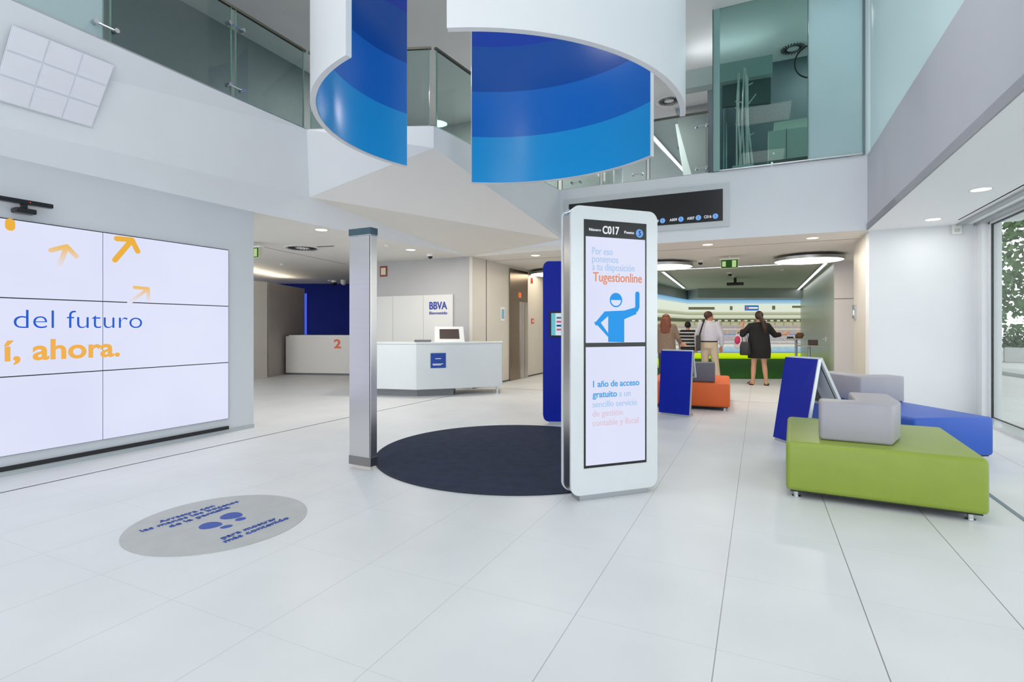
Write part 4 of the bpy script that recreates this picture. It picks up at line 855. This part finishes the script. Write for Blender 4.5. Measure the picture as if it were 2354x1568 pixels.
struct('trim_11', MB().prism([s0 + sn * 1.2, me_ + sn * 1.2, me_ + sn * .03, s0 + sn * .03], 2.43, ZC - .002), mat('grey_beam', (170, 176, 174), .5))
tp_ = [Z(1505, 874), Z(1650, 871), Z(1800, 871)]; tpR = Vector((1.52, tp_[2].y + .35, 0))
tg = MB().prism([(-3.1, 13.6), (tp_[1].x, tp_[1].y), (tp_[2].x, tp_[2].y), (tpR.x, tpR.y), (1.52, 24.1), (s0.x + .15, s0.y - .15)], .002, .02).build('artificial_turf', TURF); tag(tg, 'bright green artificial turf in front of the stadium photo wall', 'artificial grass', kind='stuff')
dr = bpy.data.objects['wall_stadium_right']
hd = X(1898, 780, 1.525); o = thing('door_handle_set', 'small metal door handle on the greenish panel at the right', 'handle', tuple(hd)); MB().tube([hd, hd + Vector((-.05, 0, 0)), hd + Vector((-.05, .14, 0))], .012, 8).build('lever', CHROME, o); MB().bb(1.515, 1.53, hd.y - .03, hd.y + .03, hd.z - .05, hd.z + .05).build('rose', CHROME, o)
# exhibit tables in the room
def exhibit(px, top, z_, w_, label, y):
    p = Y(px, 800, y); t = thing('exhibit_table', label, 'table', (p.x, y, 0)); MB().bb(p.x - w_ / 2, p.x + w_ / 2, y - .25, y + .25, z_ - .03, z_).build('table_top', mat('exhibit_top', (170, 172, 168), .3), t, bevel=.005)
    MB().cyl((p.x, y), .03, .02, z_ - .03, 16).build('column', ALU, t, smooth='auto'); MB().cyl((p.x, y), .18, .02, .035, 32).build('foot_plate', ALU, t); return p
p = exhibit(1830, 786, 1.02, .42, 'thin legged table with a brown object on top', 14.9)
o = MB().loft([(p.x + .06, 14.9, 1.022, .08, .08), (p.x + .08, 14.9, 1.10, .10, .07), (p.x + .09, 14.9, 1.16, .06, .06)], 20).build('brown_exhibit', mat('exhibit_brown', (112, 82, 52), .6), smooth=True); tag(o, 'rounded brown object on the left thin legged table', 'exhibit')
o = MB().box((p.x - .13, 14.9, 1.04), (.14, .2, .036), 0).build('flat_exhibit_block', BLACKM, bevel=.006); tag(o, 'flat dark block on the left thin legged table', 'exhibit')
p = exhibit(1860, 800, .86, .52, 'lower thin legged table by the greenish panel, holding a dark block', 14.6)
o = MB().bb(p.x - .02, p.x + .18, 14.5, 14.7, .861, .99).build('dark_exhibit_block', mat('exhibit_dark', (74, 62, 58), .5), bevel=.01); tag(o, 'dark brown block on the lower thin legged table', 'exhibit')

# ================================================================ PEOPLE
SKIN = mat('skin', (206, 152, 124), .55, noise=.05, nscale=20); SKIN2 = mat('skin_ruddy', (196, 132, 108), .55, noise=.05, nscale=20)
def bake(mb, name, m, parent, voxel=.0085, iters=4):
    """merge overlapping volumes into one continuous surface"""
    me = bpy.data.meshes.new('tmp'); me.from_pydata([tuple(p) for p in mb.v], [], mb.f); me.update()
    o = bpy.data.objects.new('tmp', me); COL.objects.link(o)
    r = o.modifiers.new('r', 'REMESH'); r.mode = 'VOXEL'; r.voxel_size = voxel; r.use_smooth_shade = True
    sm = o.modifiers.new('s', 'SMOOTH'); sm.iterations = iters; sm.factor = .5
    dg = bpy.context.evaluated_depsgraph_get(); m2 = bpy.data.meshes.new_from_object(o.evaluated_get(dg)); bpy.data.objects.remove(o); bpy.data.meshes.remove(me)
    m2.materials.clear(); m2.materials.append(m); m2.name = name
    for p in m2.polygons: p.use_smooth = True
    ob = bpy.data.objects.new(name, m2); COL.objects.link(ob); ob.parent = parent; return ob
def body_mb(S, head_turn=0.):
    """S: joint positions (local metres, figure faces +y)"""
    b = MB(); v = {k: Vector(p) for k, p in S.items() if k != 'k'}; k = S.get('k', 1.0)
    # trunk
    b.loft([(0, 0, v['hip'].z - .10, .10 * k, .09 * k), (0, 0, v['hip'].z - .02, .165 * k, .115 * k), (0, 0, v['hip'].z + .06, .16 * k, .11 * k), (0, 0, v['hip'].z + .18, .13 * k, .095 * k), (0, .01, v['neck'].z - .22, .155 * k, .11 * k), (0, 0, v['neck'].z - .10, .165 * k, .10 * k), (0, 0, v['neck'].z - .04, .10 * k, .07 * k), (0, 0, v['neck'].z, .055 * k, .055 * k)], 24)
    h = v['head']; b.caps([v['neck'] - Vector((0, 0, .04)), h - Vector((0, 0, .06 * k))], [.055 * k, .05 * k])
    c, s_ = math.cos(head_turn), math.sin(head_turn); R_ = lambda x, y, z: h + Vector((x * c - y * s_, x * s_ + y * c, z))
    b.ell(R_(0, -.01, .02), (.073 * k, .092 * k, .095 * k), 20, 14, head_turn); b.ell(R_(0, .025, -.045), (.055 * k, .06 * k, .065 * k), 18, 12, head_turn)
    b.ell(R_(0, .092, -.012), (.013, .018, .024), 10, 8, head_turn); b.ell(R_(0, .078, -.052), (.022, .014, .008), 10, 6, head_turn)
    for q in (-1, 1): b.ell(R_(.075 * q, -.005, -.01), (.010, .020, .030), 10, 8, head_turn); b.ell(R_(.028 * q, .080, .012), (.012, .010, .008), 8, 6, head_turn)
    for q in 'LR':
        sh, el, wr, ha = v['sh' + q], v['el' + q], v['wr' + q], v['ha' + q]
        b.caps([Vector((sh.x * .55, 0, sh.z + .01)), sh, (sh + el) / 2, el, (el + wr) / 2, wr], [.05 * k, .052 * k, .046 * k, .036 * k, .035 * k, .024 * k])
        d = (ha - wr).normalized(); sd_ = d.cross(Vector((0, 1, 0))).normalized() if abs(d.y) < .8 else d.cross(Vector((0, 0, 1))).normalized(); nn = d.cross(sd_)
        pc = wr + d * .045; b.caps([wr, pc, wr + d * .085], [.022, .026, .024])
        for q2 in (-1, 1): b.caps([wr + d * .03 + sd_ * .012 * q2, wr + d * .085 + sd_ * .026 * q2], [.014, .011])
        for i, (o_, ln) in enumerate(((-.030, .058), (-.010, .068), (.010, .064), (.029, .050))):
            f0 = wr + d * .085 + sd_ * o_; f1 = f0 + d * ln * .5 + nn * .006; f2 = f1 + d * ln * .42 + nn * .020 ; b.caps([f0, f1, f2], [.0100, .0092, .0080])
        sg_ = -1 if q == 'L' else 1
        t0 = wr + d * .035 + sd_ * -.022 * sg_; t1 = t0 + d * .03 + sd_ * -.026 * sg_ + nn * .01; b.caps([t0, t1, t1 + d * .030 + nn * .006], [.013, .011, .009])
    for q in 'LR':
        hp, kn_, an = v['hp' + q], v['kn' + q], v['an' + q]; to = v.get('to' + q, an + Vector((0, .14, 0)))
        b.caps([hp, (hp + kn_) / 2, kn_, kn_ + (an - kn_) * .35 + Vector((0, -.014, 0)), an], [.088 * k, .072 * k, .050 * k, .052 * k, .034 * k])
        fz = .035; hl = Vector((an.x, an.y - .035, fz)); t_ = Vector((to.x, to.y, .026)); b.caps([an, hl + Vector((0, .02, .0))], [.034 * k, .032 * k]); b.caps([hl, (hl + t_) / 2, t_], [.033, .034, .024])
    return b
def std(h, arms, legs=None, k=1.0):
    f = h / 1.70; S = dict(hip=(0, 0, .93 * f), neck=(0, 0, 1.44 * f), head=(0, .015, 1.575 * f), shL=(-.165 * k, 0, 1.385 * f), shR=(.165 * k, 0, 1.385 * f), hpL=(-.085, 0, .88 * f), hpR=(.085, 0, .88 * f), knL=(-.09, .02, .48 * f), knR=(.09, .02, .48 * f), anL=(-.09, -.01, .085), anR=(.09, -.01, .085))
    S.update(arms); S.update(legs or {}); S['k'] = k; return S
def sleeve(b, S, q, rs, upto=1.0):
    sh, el, wr = (Vector(S[n + q]) for n in ('sh', 'el', 'wr')); e = el + (wr - el) * upto; b.caps([Vector((sh.x * .6, 0, sh.z + .005)), sh, (sh + el) / 2, el], rs[:4]); b.tube([el, (el + e) / 2, e], [rs[3], (rs[3] + rs[4]) / 2, rs[4]], 14); b.ell(el, (rs[3],) * 3)
def person(label, loc, rz): return thing('person', label, 'person', loc, rz)

# woman in black, seen from behind
WO = Z(1745, 885); wm = person('person in a loose black dress, dark ponytail, seen from behind, one hand raised', (WO.x, WO.y, 0), math.radians(6))
SW = std(1.62, dict(elL=(-.34, .04, 1.13), wrL=(-.335, .14, 1.31), haL=(-.315, .17, 1.42), elR=(.33, .06, 1.12), wrR=(.49, .10, 1.14), haR=(.60, .12, 1.17), neck=(0, 0, 1.40), head=(0, .02, 1.535)),
         dict(knL=(-.105, .03, .47), anL=(-.13, -.02, .085), toL=(-.19, .10, 0), knR=(.105, .02, .47), anR=(.14, -.04, .085), toR=(.16, .10, 0)), 1.04)
bake(body_mb(SW, math.radians(20)), 'body', SKIN, wm)
DB = mat('black_cloth', (16, 15, 18), .8, noise=.1, nscale=30)
b = MB(); b.loft([(0, 0, .60, .235, .15), (0, 0, .80, .245, .165), (0, 0, 1.0, .225, .15), (0, 0, 1.18, .205, .14), (0, 0, 1.32, .195, .125), (0, 0, 1.385, .165, .10), (0, 0, 1.41, .11, .08)], 28)
sleeve(b, SW, 'L', [.06, .078, .070, .062, .050], .55); sleeve(b, SW, 'R', [.06, .078, .070, .062, .050], .75); bake(b, 'dress', DB, wm, .012, 3)
b = MB(); hd_ = Vector(SW['head']); b.ell(hd_ + Vector((0, -.025, .03)), (.088, .098, .102), 20, 14); b.ell(hd_ + Vector((0, -.09, .0)), (.055, .05, .06)); b.caps([hd_ + Vector((.02, -.11, -.02)), hd_ + Vector((.07, -.15, -.12)), hd_ + Vector((.10, -.15, -.24)), hd_ + Vector((.11, -.14, -.36))], [.045, .055, .05, .018]); bake(b, 'hair', mat('dark_brown_hair', (52, 30, 24), .5, noise=.3, nscale=40), wm, .01, 2)
for q in 'LR':
    an = Vector(SW['an' + q]); to = Vector(SW['to' + q]); to.z = 0; h0 = Vector((an.x, an.y - .05, 0)); MB().loft([((h0.x + to.x) / 2, (h0.y + to.y) / 2, 0, .052, .135), ((h0.x + to.x) / 2, (h0.y + to.y) / 2, .022, .052, .135)], 20).caps([to + Vector((-.045, -.03, .02)), to + Vector((0, -.03, .062)), to + Vector((.045, -.03, .02))], [.01, .012, .01]).build('sandal', mat('dark_sandal', (52, 36, 32), .6), wm, world=False, smooth=True)
def held(nm, label, cat, loc): return thing(nm, label, cat, loc)
Mw = ROOT[wm.name]
def bag(name, label, ctr, size, m, rz, handle_to, patch=None):
    t = thing(name, label, 'bag', tuple(ctr)); b = MB(); w_, d_, h_ = size
    b.loft([(ctr.x, ctr.y, ctr.z - h_ / 2, w_ * .42, d_ * .4), (ctr.x, ctr.y, ctr.z - h_ * .42, w_ * .5, d_ * .5), (ctr.x, ctr.y, ctr.z + h_ * .2, w_ * .48, d_ * .45), (ctr.x, ctr.y, ctr.z + h_ / 2, w_ * .36, d_ * .2)], 20); b.build('bag_body', m, t, smooth='auto')
    h0 = ctr + Vector((-w_ * .25, 0, h_ / 2 - .01)); h1 = ctr + Vector((w_ * .25, 0, h_ / 2 - .01)); MB().tube([h0, (h0 + handle_to) / 2 + Vector((-.03, 0, .02)), handle_to, (h1 + handle_to) / 2 + Vector((.03, 0, .02)), h1], .009, 8).build('handle', m if not patch else DB, t, smooth=True)
    if patch: MB().ell(ctr + Vector((-w_ * .22, -d_ * .33, .02)), (w_ * .26, .03, h_ * .3)).build('pink_print', patch, t, smooth=True)
    return t
eL = Mw @ Vector(SW['elL'])
cb_ = Y(1709, 790, WO.y - .02); bag('shoulder_bag', 'white and pink shopping bag on the arm of the person in black', Vector((cb_.x - .06, WO.y + .06, cb_.z + .05)), (.27, .14, .33), mat('bag_white', (222, 214, 218), .5), 0, eL + Vector((-.01, 0, .06)), mat('bag_pink', (196, 40, 92), .5))
cb_ = Y(1719, 799, WO.y - .12); bag('shoulder_bag', 'black handbag hanging below the shopping bag of the person in black', Vector((cb_.x - .05, WO.y - .19, cb_.z - .02)), (.23, .12, .30), mat('bag_black', (34, 34, 38), .45), 0, eL + Vector((.05, -.05, .05)))

# man in a pale shirt
MO = Z(1630, 880); mn = person('person in a pale shirt and beige trousers, face turned right, dark strap on shoulder', (MO.x, MO.y, 0), 0)
SM_ = std(1.67, dict(elL=(-.27, -.02, 1.10), wrL=(-.29, .05, .87), haL=(-.28, .09, .76), elR=(.27, -.02, 1.09), wrR=(.27, .04, .85), haR=(.26, .07, .74)), dict(knL=(-.09, .03, .48), anL=(-.10, 0, .085), knR=(.14, .0, .48), anR=(.19, -.03, .085)), 1.10)
bake(body_mb(SM_, math.radians(-62)), 'body', SKIN2, mn)
SHIRT = mat('pale_shirt', (196, 196, 208), .7, noise=.05, nscale=30)
b = MB(); b.loft([(0, 0, .95, .185, .135), (0, 0, 1.08, .20, .145), (0, 0, 1.25, .205, .14), (0, 0, 1.36, .185, .115), (0, 0, 1.42, .10, .08), (0, 0, 1.45, .066, .064)], 28); sleeve(b, SM_, 'L', [.065, .078, .070, .060, .042], .95); sleeve(b, SM_, 'R', [.065, .078, .070, .060, .042], .95); bake(b, 'shirt', SHIRT, mn, .011, 3)
b = MB(); b.loft([(0, 0, .80, .19, .135), (0, 0, .90, .195, .14), (0, 0, .965, .182, .132)], 28)
for q in 'LR': hp, kn_, an = (Vector(SM_[n + q]) for n in ('hp', 'kn', 'an')); b.caps([hp, (hp + kn_) / 2, kn_, (kn_ + an) / 2], [.108, .096, .078, .074]); b.tube([(kn_ + an) / 2, an + Vector((0, 0, -.02))], [.074, .072], 16)
bake(b, 'trousers', mat('beige_trousers', (196, 180, 156), .8, noise=.05, nscale=30), mn, .011, 3)
MB().loft([(0, 0, .952, .191, .142), (0, 0, .982, .191, .142)], 28).build('belt', mat('dark_belt', (40, 38, 36), .5), mn, world=False, smooth='auto')
b = MB(); h = Vector(SM_['head']); b.ell(h + Vector((-.022, -.012, .034)), (.098, .096, .094), 20, 14); b.ell(h + Vector((-.04, -.015, -.01)), (.055, .07, .07)); bake(b, 'hair', mat('brown_hair', (66, 40, 34), .5, noise=.3, nscale=40), mn, .01, 2)
for q in 'LR': an = Vector(SM_['an' + q]); MB().caps([Vector((an.x, an.y - .05, .04)), Vector((an.x, an.y + .15, .035))], [.04, .035]).build('shoe', mat('brown_shoe', (60, 44, 36), .4), mn, world=False, smooth=True)
Mm = ROOT[mn.name]; t = thing('satchel', 'dark satchel with long strap on the person in the pale shirt', 'bag', tuple(Mm @ Vector((-.21, -.12, .95))))
MB().box(Mm @ Vector((-.22, -.17, .93)), (.10, .08, .36), .1).build('bag_body', mat('satchel_grey', (50, 50, 52), .5), t, bevel=.02)
MB().tube([Mm @ Vector(p) for p in ((-.20, -.17, 1.08), (-.15, -.165, 1.28), (-.11, -.125, 1.42), (-.11, -.01, 1.475), (-.13, .12, 1.40))], .016, 8).build('strap', DB, t, smooth=True)
# child in a striped top
KO = Z(1581, 862, .02); kd_ = person('child-sized person with dark hair in a black and white striped top', (KO.x, KO.y, .024), 0)
SK = std(1.42, dict(elL=(-.22, 0, .92), wrL=(-.22, .06, .74), haL=(-.21, .08, .65), elR=(.22, 0, .92), wrR=(.22, .06, .74), haR=(.21, .08, .65), neck=(0, 0, 1.19), head=(0, .015, 1.31), shL=(-.14, 0, 1.15), shR=(.14, 0, 1.15)), None, .88)
bake(body_mb(SK), 'body', SKIN, kd_)
def stripes():
    m = bpy.data.materials.new('striped_cotton'); m.use_nodes = True; n = m.node_tree; L = n.links.new; g = n.nodes.new('ShaderNodeTexCoord'); s = n.nodes.new('ShaderNodeSeparateXYZ'); L(g.outputs['Object'], s.inputs[0])
    a = n.nodes.new('ShaderNodeMath'); a.operation = 'FRACT'; b_ = n.nodes.new('ShaderNodeMath'); b_.operation = 'DIVIDE'; L(s.outputs[2], b_.inputs[0]); b_.inputs[1].default_value = .088; L(b_.outputs[0], a.inputs[0])
    c = n.nodes.new('ShaderNodeMath'); c.operation = 'GREATER_THAN'; L(a.outputs[0], c.inputs[0]); c.inputs[1].default_value = .62; mx = n.nodes.new('ShaderNodeMix'); mx.data_type = 'RGBA'; L(c.outputs[0], mx.inputs[0])
    mx.inputs[6].default_value = (*lin((28, 28, 38)), 1); mx.inputs[7].default_value = (*lin((205, 205, 208)), 1); L(mx.outputs[2], n.nodes['Principled BSDF'].inputs[0]); n.nodes['Principled BSDF'].inputs['Roughness'].default_value = .8; return m
b = MB(); b.loft([(0, 0, .70, .185, .13), (0, 0, .9, .18, .13), (0, 0, 1.08, .175, .12), (0, 0, 1.17, .13, .09), (0, 0, 1.20, .06, .06)], 28); sleeve(b, SK, 'L', [.055, .065, .06, .05, .04], .1); sleeve(b, SK, 'R', [.055, .065, .06, .05, .04], .1); bake(b, 'striped_top', stripes(), kd_, .011, 3)
b = MB(); b.loft([(0, 0, .62, .165, .12), (0, 0, .74, .17, .125)], 24)
for q in 'LR': hp, kn_, an = (Vector(SK[n + q]) for n in ('hp', 'kn', 'an')); b.caps([hp, kn_, an], [.09, .07, .06])
bake(b, 'trousers', mat('dark_trousers', (40, 44, 58), .8), kd_, .011, 3)
b = MB(); h = Vector(SK['head']); b.ell(h + Vector((0, -.02, .03)), (.082, .092, .09), 18, 12); bake(b, 'hair', mat('black_hair', (26, 22, 24), .5, noise=.2), kd_, .01, 2)
# woman with long red-brown hair and tan jacket
RO = Z(1531, 882); rw = person('person with long auburn hair in a tan jacket, at the left of the group', (RO.x, RO.y, 0), 0)
SR_ = std(1.60, dict(elL=(-.25, 0, 1.06), wrL=(-.24, .10, .86), haL=(-.22, .14, .77), elR=(.26, .02, 1.06), wrR=(.30, .16, .93), haR=(.36, .22, .90), neck=(0, 0, 1.36), head=(0, .015, 1.475)), None, 1.0)
bake(body_mb(SR_), 'body', SKIN, rw)
b = MB(); b.loft([(0, 0, .70, .22, .15), (0, 0, .90, .215, .15), (0, 0, 1.08, .19, .14), (0, 0, 1.26, .195, .13), (0, 0, 1.33, .16, .10), (0, 0, 1.37, .08, .07)], 28); sleeve(b, SR_, 'L', [.065, .075, .068, .058, .045], .9); sleeve(b, SR_, 'R', [.065, .075, .068, .058, .045], .9); bake(b, 'jacket', mat('tan_jacket', (128, 108, 92), .8, noise=.08, nscale=30), rw, .011, 3)
b = MB(); b.loft([(0, 0, .64, .17, .12), (0, 0, .78, .175, .125)], 24)
for q in 'LR': hp, kn_, an = (Vector(SR_[n + q]) for n in ('hp', 'kn', 'an')); b.caps([hp, kn_, an], [.10, .075, .06])
bake(b, 'trousers', mat('olive_trousers', (66, 66, 48), .8), rw, .011, 3)
b = MB(); h = Vector(SR_['head']); b.ell(h + Vector((0, -.02, .03)), (.096, .10, .10), 20, 14); b.loft([(0, -.05, h.z - .38, .06, .05), (0, -.08, h.z - .30, .115, .07), (0, -.06, h.z - .12, .125, .09), (0, -.03, h.z + .03, .10, .095)], 24); bake(b, 'hair', mat('auburn_hair', (110, 56, 34), .5, noise=.35, nscale=45), rw, .01, 2)
for p_, S_, m_ in ((kd_, SK, 'brown_shoe'), (rw, SR_, 'brown_shoe')):
    for q in 'LR': an = Vector(S_['an' + q]); MB().caps([Vector((an.x, an.y - .05, .04)), Vector((an.x, an.y + .14, .035))], [.038, .033]).build('shoe', MATS[m_], p_, world=False, smooth=True)

# ================================================================ OUTSIDE
struct('ground_outside', MB().prism([(3.0, -40), (60, -40), (60, 80), (3.0, 80)], -.06, -.02).prism([(-40, -40), (3.0, -40), (3.0, -4.2), (-40, -4.2)], -.06, -.02), mat('pale_pavement', (214, 214, 210), .8, noise=.05, nscale=1.5))
LEAF = mat('leaf_green', (84, 116, 62), .6, noise=.3, nscale=3); BARK = mat('bark', (120, 110, 98), .8, noise=.2); PLANT = mat('planter_concrete', (196, 198, 196), .7, noise=.04)
def tree(x, y, h, r, label, seed):
    random.seed(seed); t = thing('street_tree', label, 'tree', (x, y, -.02), group=None)
    MB().tube([(x, y, -.02), (x + .05, y, h * .3), (x - .05, y + .05, h * .62)], [.16, .12, .06], 12).build('trunk', BARK, t, smooth=True)
    b = MB()
    for k in range(4200):
        u_, v_ = random.random() * 6.283, math.acos(random.uniform(-1, 1)); rr__ = r * random.uniform(.45, 1) * (1 + .2 * math.sin(3 * u_ + seed)); c = Vector((x + rr__ * math.sin(v_) * math.cos(u_), y + rr__ * math.sin(v_) * math.sin(u_), h * .62 + rr__ * 1.15 * math.cos(v_)))
        a = Vector((random.gauss(0, 1), random.gauss(0, 1), random.gauss(0, 1))).normalized() * random.uniform(.13, .24); e = a.cross(Vector((random.gauss(0, 1), random.gauss(0, 1), random.gauss(0, 1)))).normalized() * a.length * .6
        if c.z > 1.2: b.add([c - a, c + e, c + a, c - e], [[0, 1, 2, 3]])
    b.build('foliage', LEAF, t, flat=True)
for i, (x, y, h, r, lb) in enumerate(((12.5, 34, 8.5, 4.6, 'leafy street tree farthest along the pavement, seen through the window'), (21.5, 38, 8.5, 4.4, 'leafy street tree right of the farthest one through the window'), (16.0, 24.5, 8.5, 4.0, 'leafy tree at the right edge through the window'), (24, 50, 10, 6, 'leafy tree behind the others beyond the planters'))): tree(x, y, h, r, lb, 11 + i)
random.seed(5)
def planter(a, b_, label, hh=.55, ww=.7):
    a, b_ = V2(a), V2(b_); d = (b_ - a).normalized(); n_ = Vector((-d.y, d.x, 0)) * ww; t = thing('street_planter', label, 'planter', tuple((a + b_) / 2 + Vector((0, 0, -.02))))
    MB().prism([a, b_, b_ + n_, a + n_], -.02, hh).build('box', PLANT, t, bevel=.03); q = MB()
    for k in range(700):
        c = a + (b_ - a) * random.random() + n_ * random.random() + Vector((0, 0, hh + random.random() ** 1.5 * .7)); e = Vector((random.gauss(0, 1), random.gauss(0, 1), random.gauss(0, 1))).normalized() * .09; f_ = e.cross(Vector((random.gauss(0, 1), random.gauss(0, 1), 1))).normalized() * .05; q.add([c - e, c + f_, c + e, c - f_], [[0, 1, 2, 3]])
    q.build('hedge_leaves', LEAF, t, flat=True)
pz = lambda px, py: Z(px, py, -.02)
planter(pz(2262, 832), pz(2302, 833), 'pale street planter with hedge, left of two through the window'); planter(pz(2308, 833), pz(2400, 836), 'pale street planter with hedge, right of two through the window')
kb_ = MB().prism([pz(2262, 848), pz(2420, 868), pz(2420, 880), pz(2262, 856)], -.02, .08).build('pavement_kerb', PLANT); tag(kb_, 'low pale kerb crossing the pavement outside the window', 'kerb')
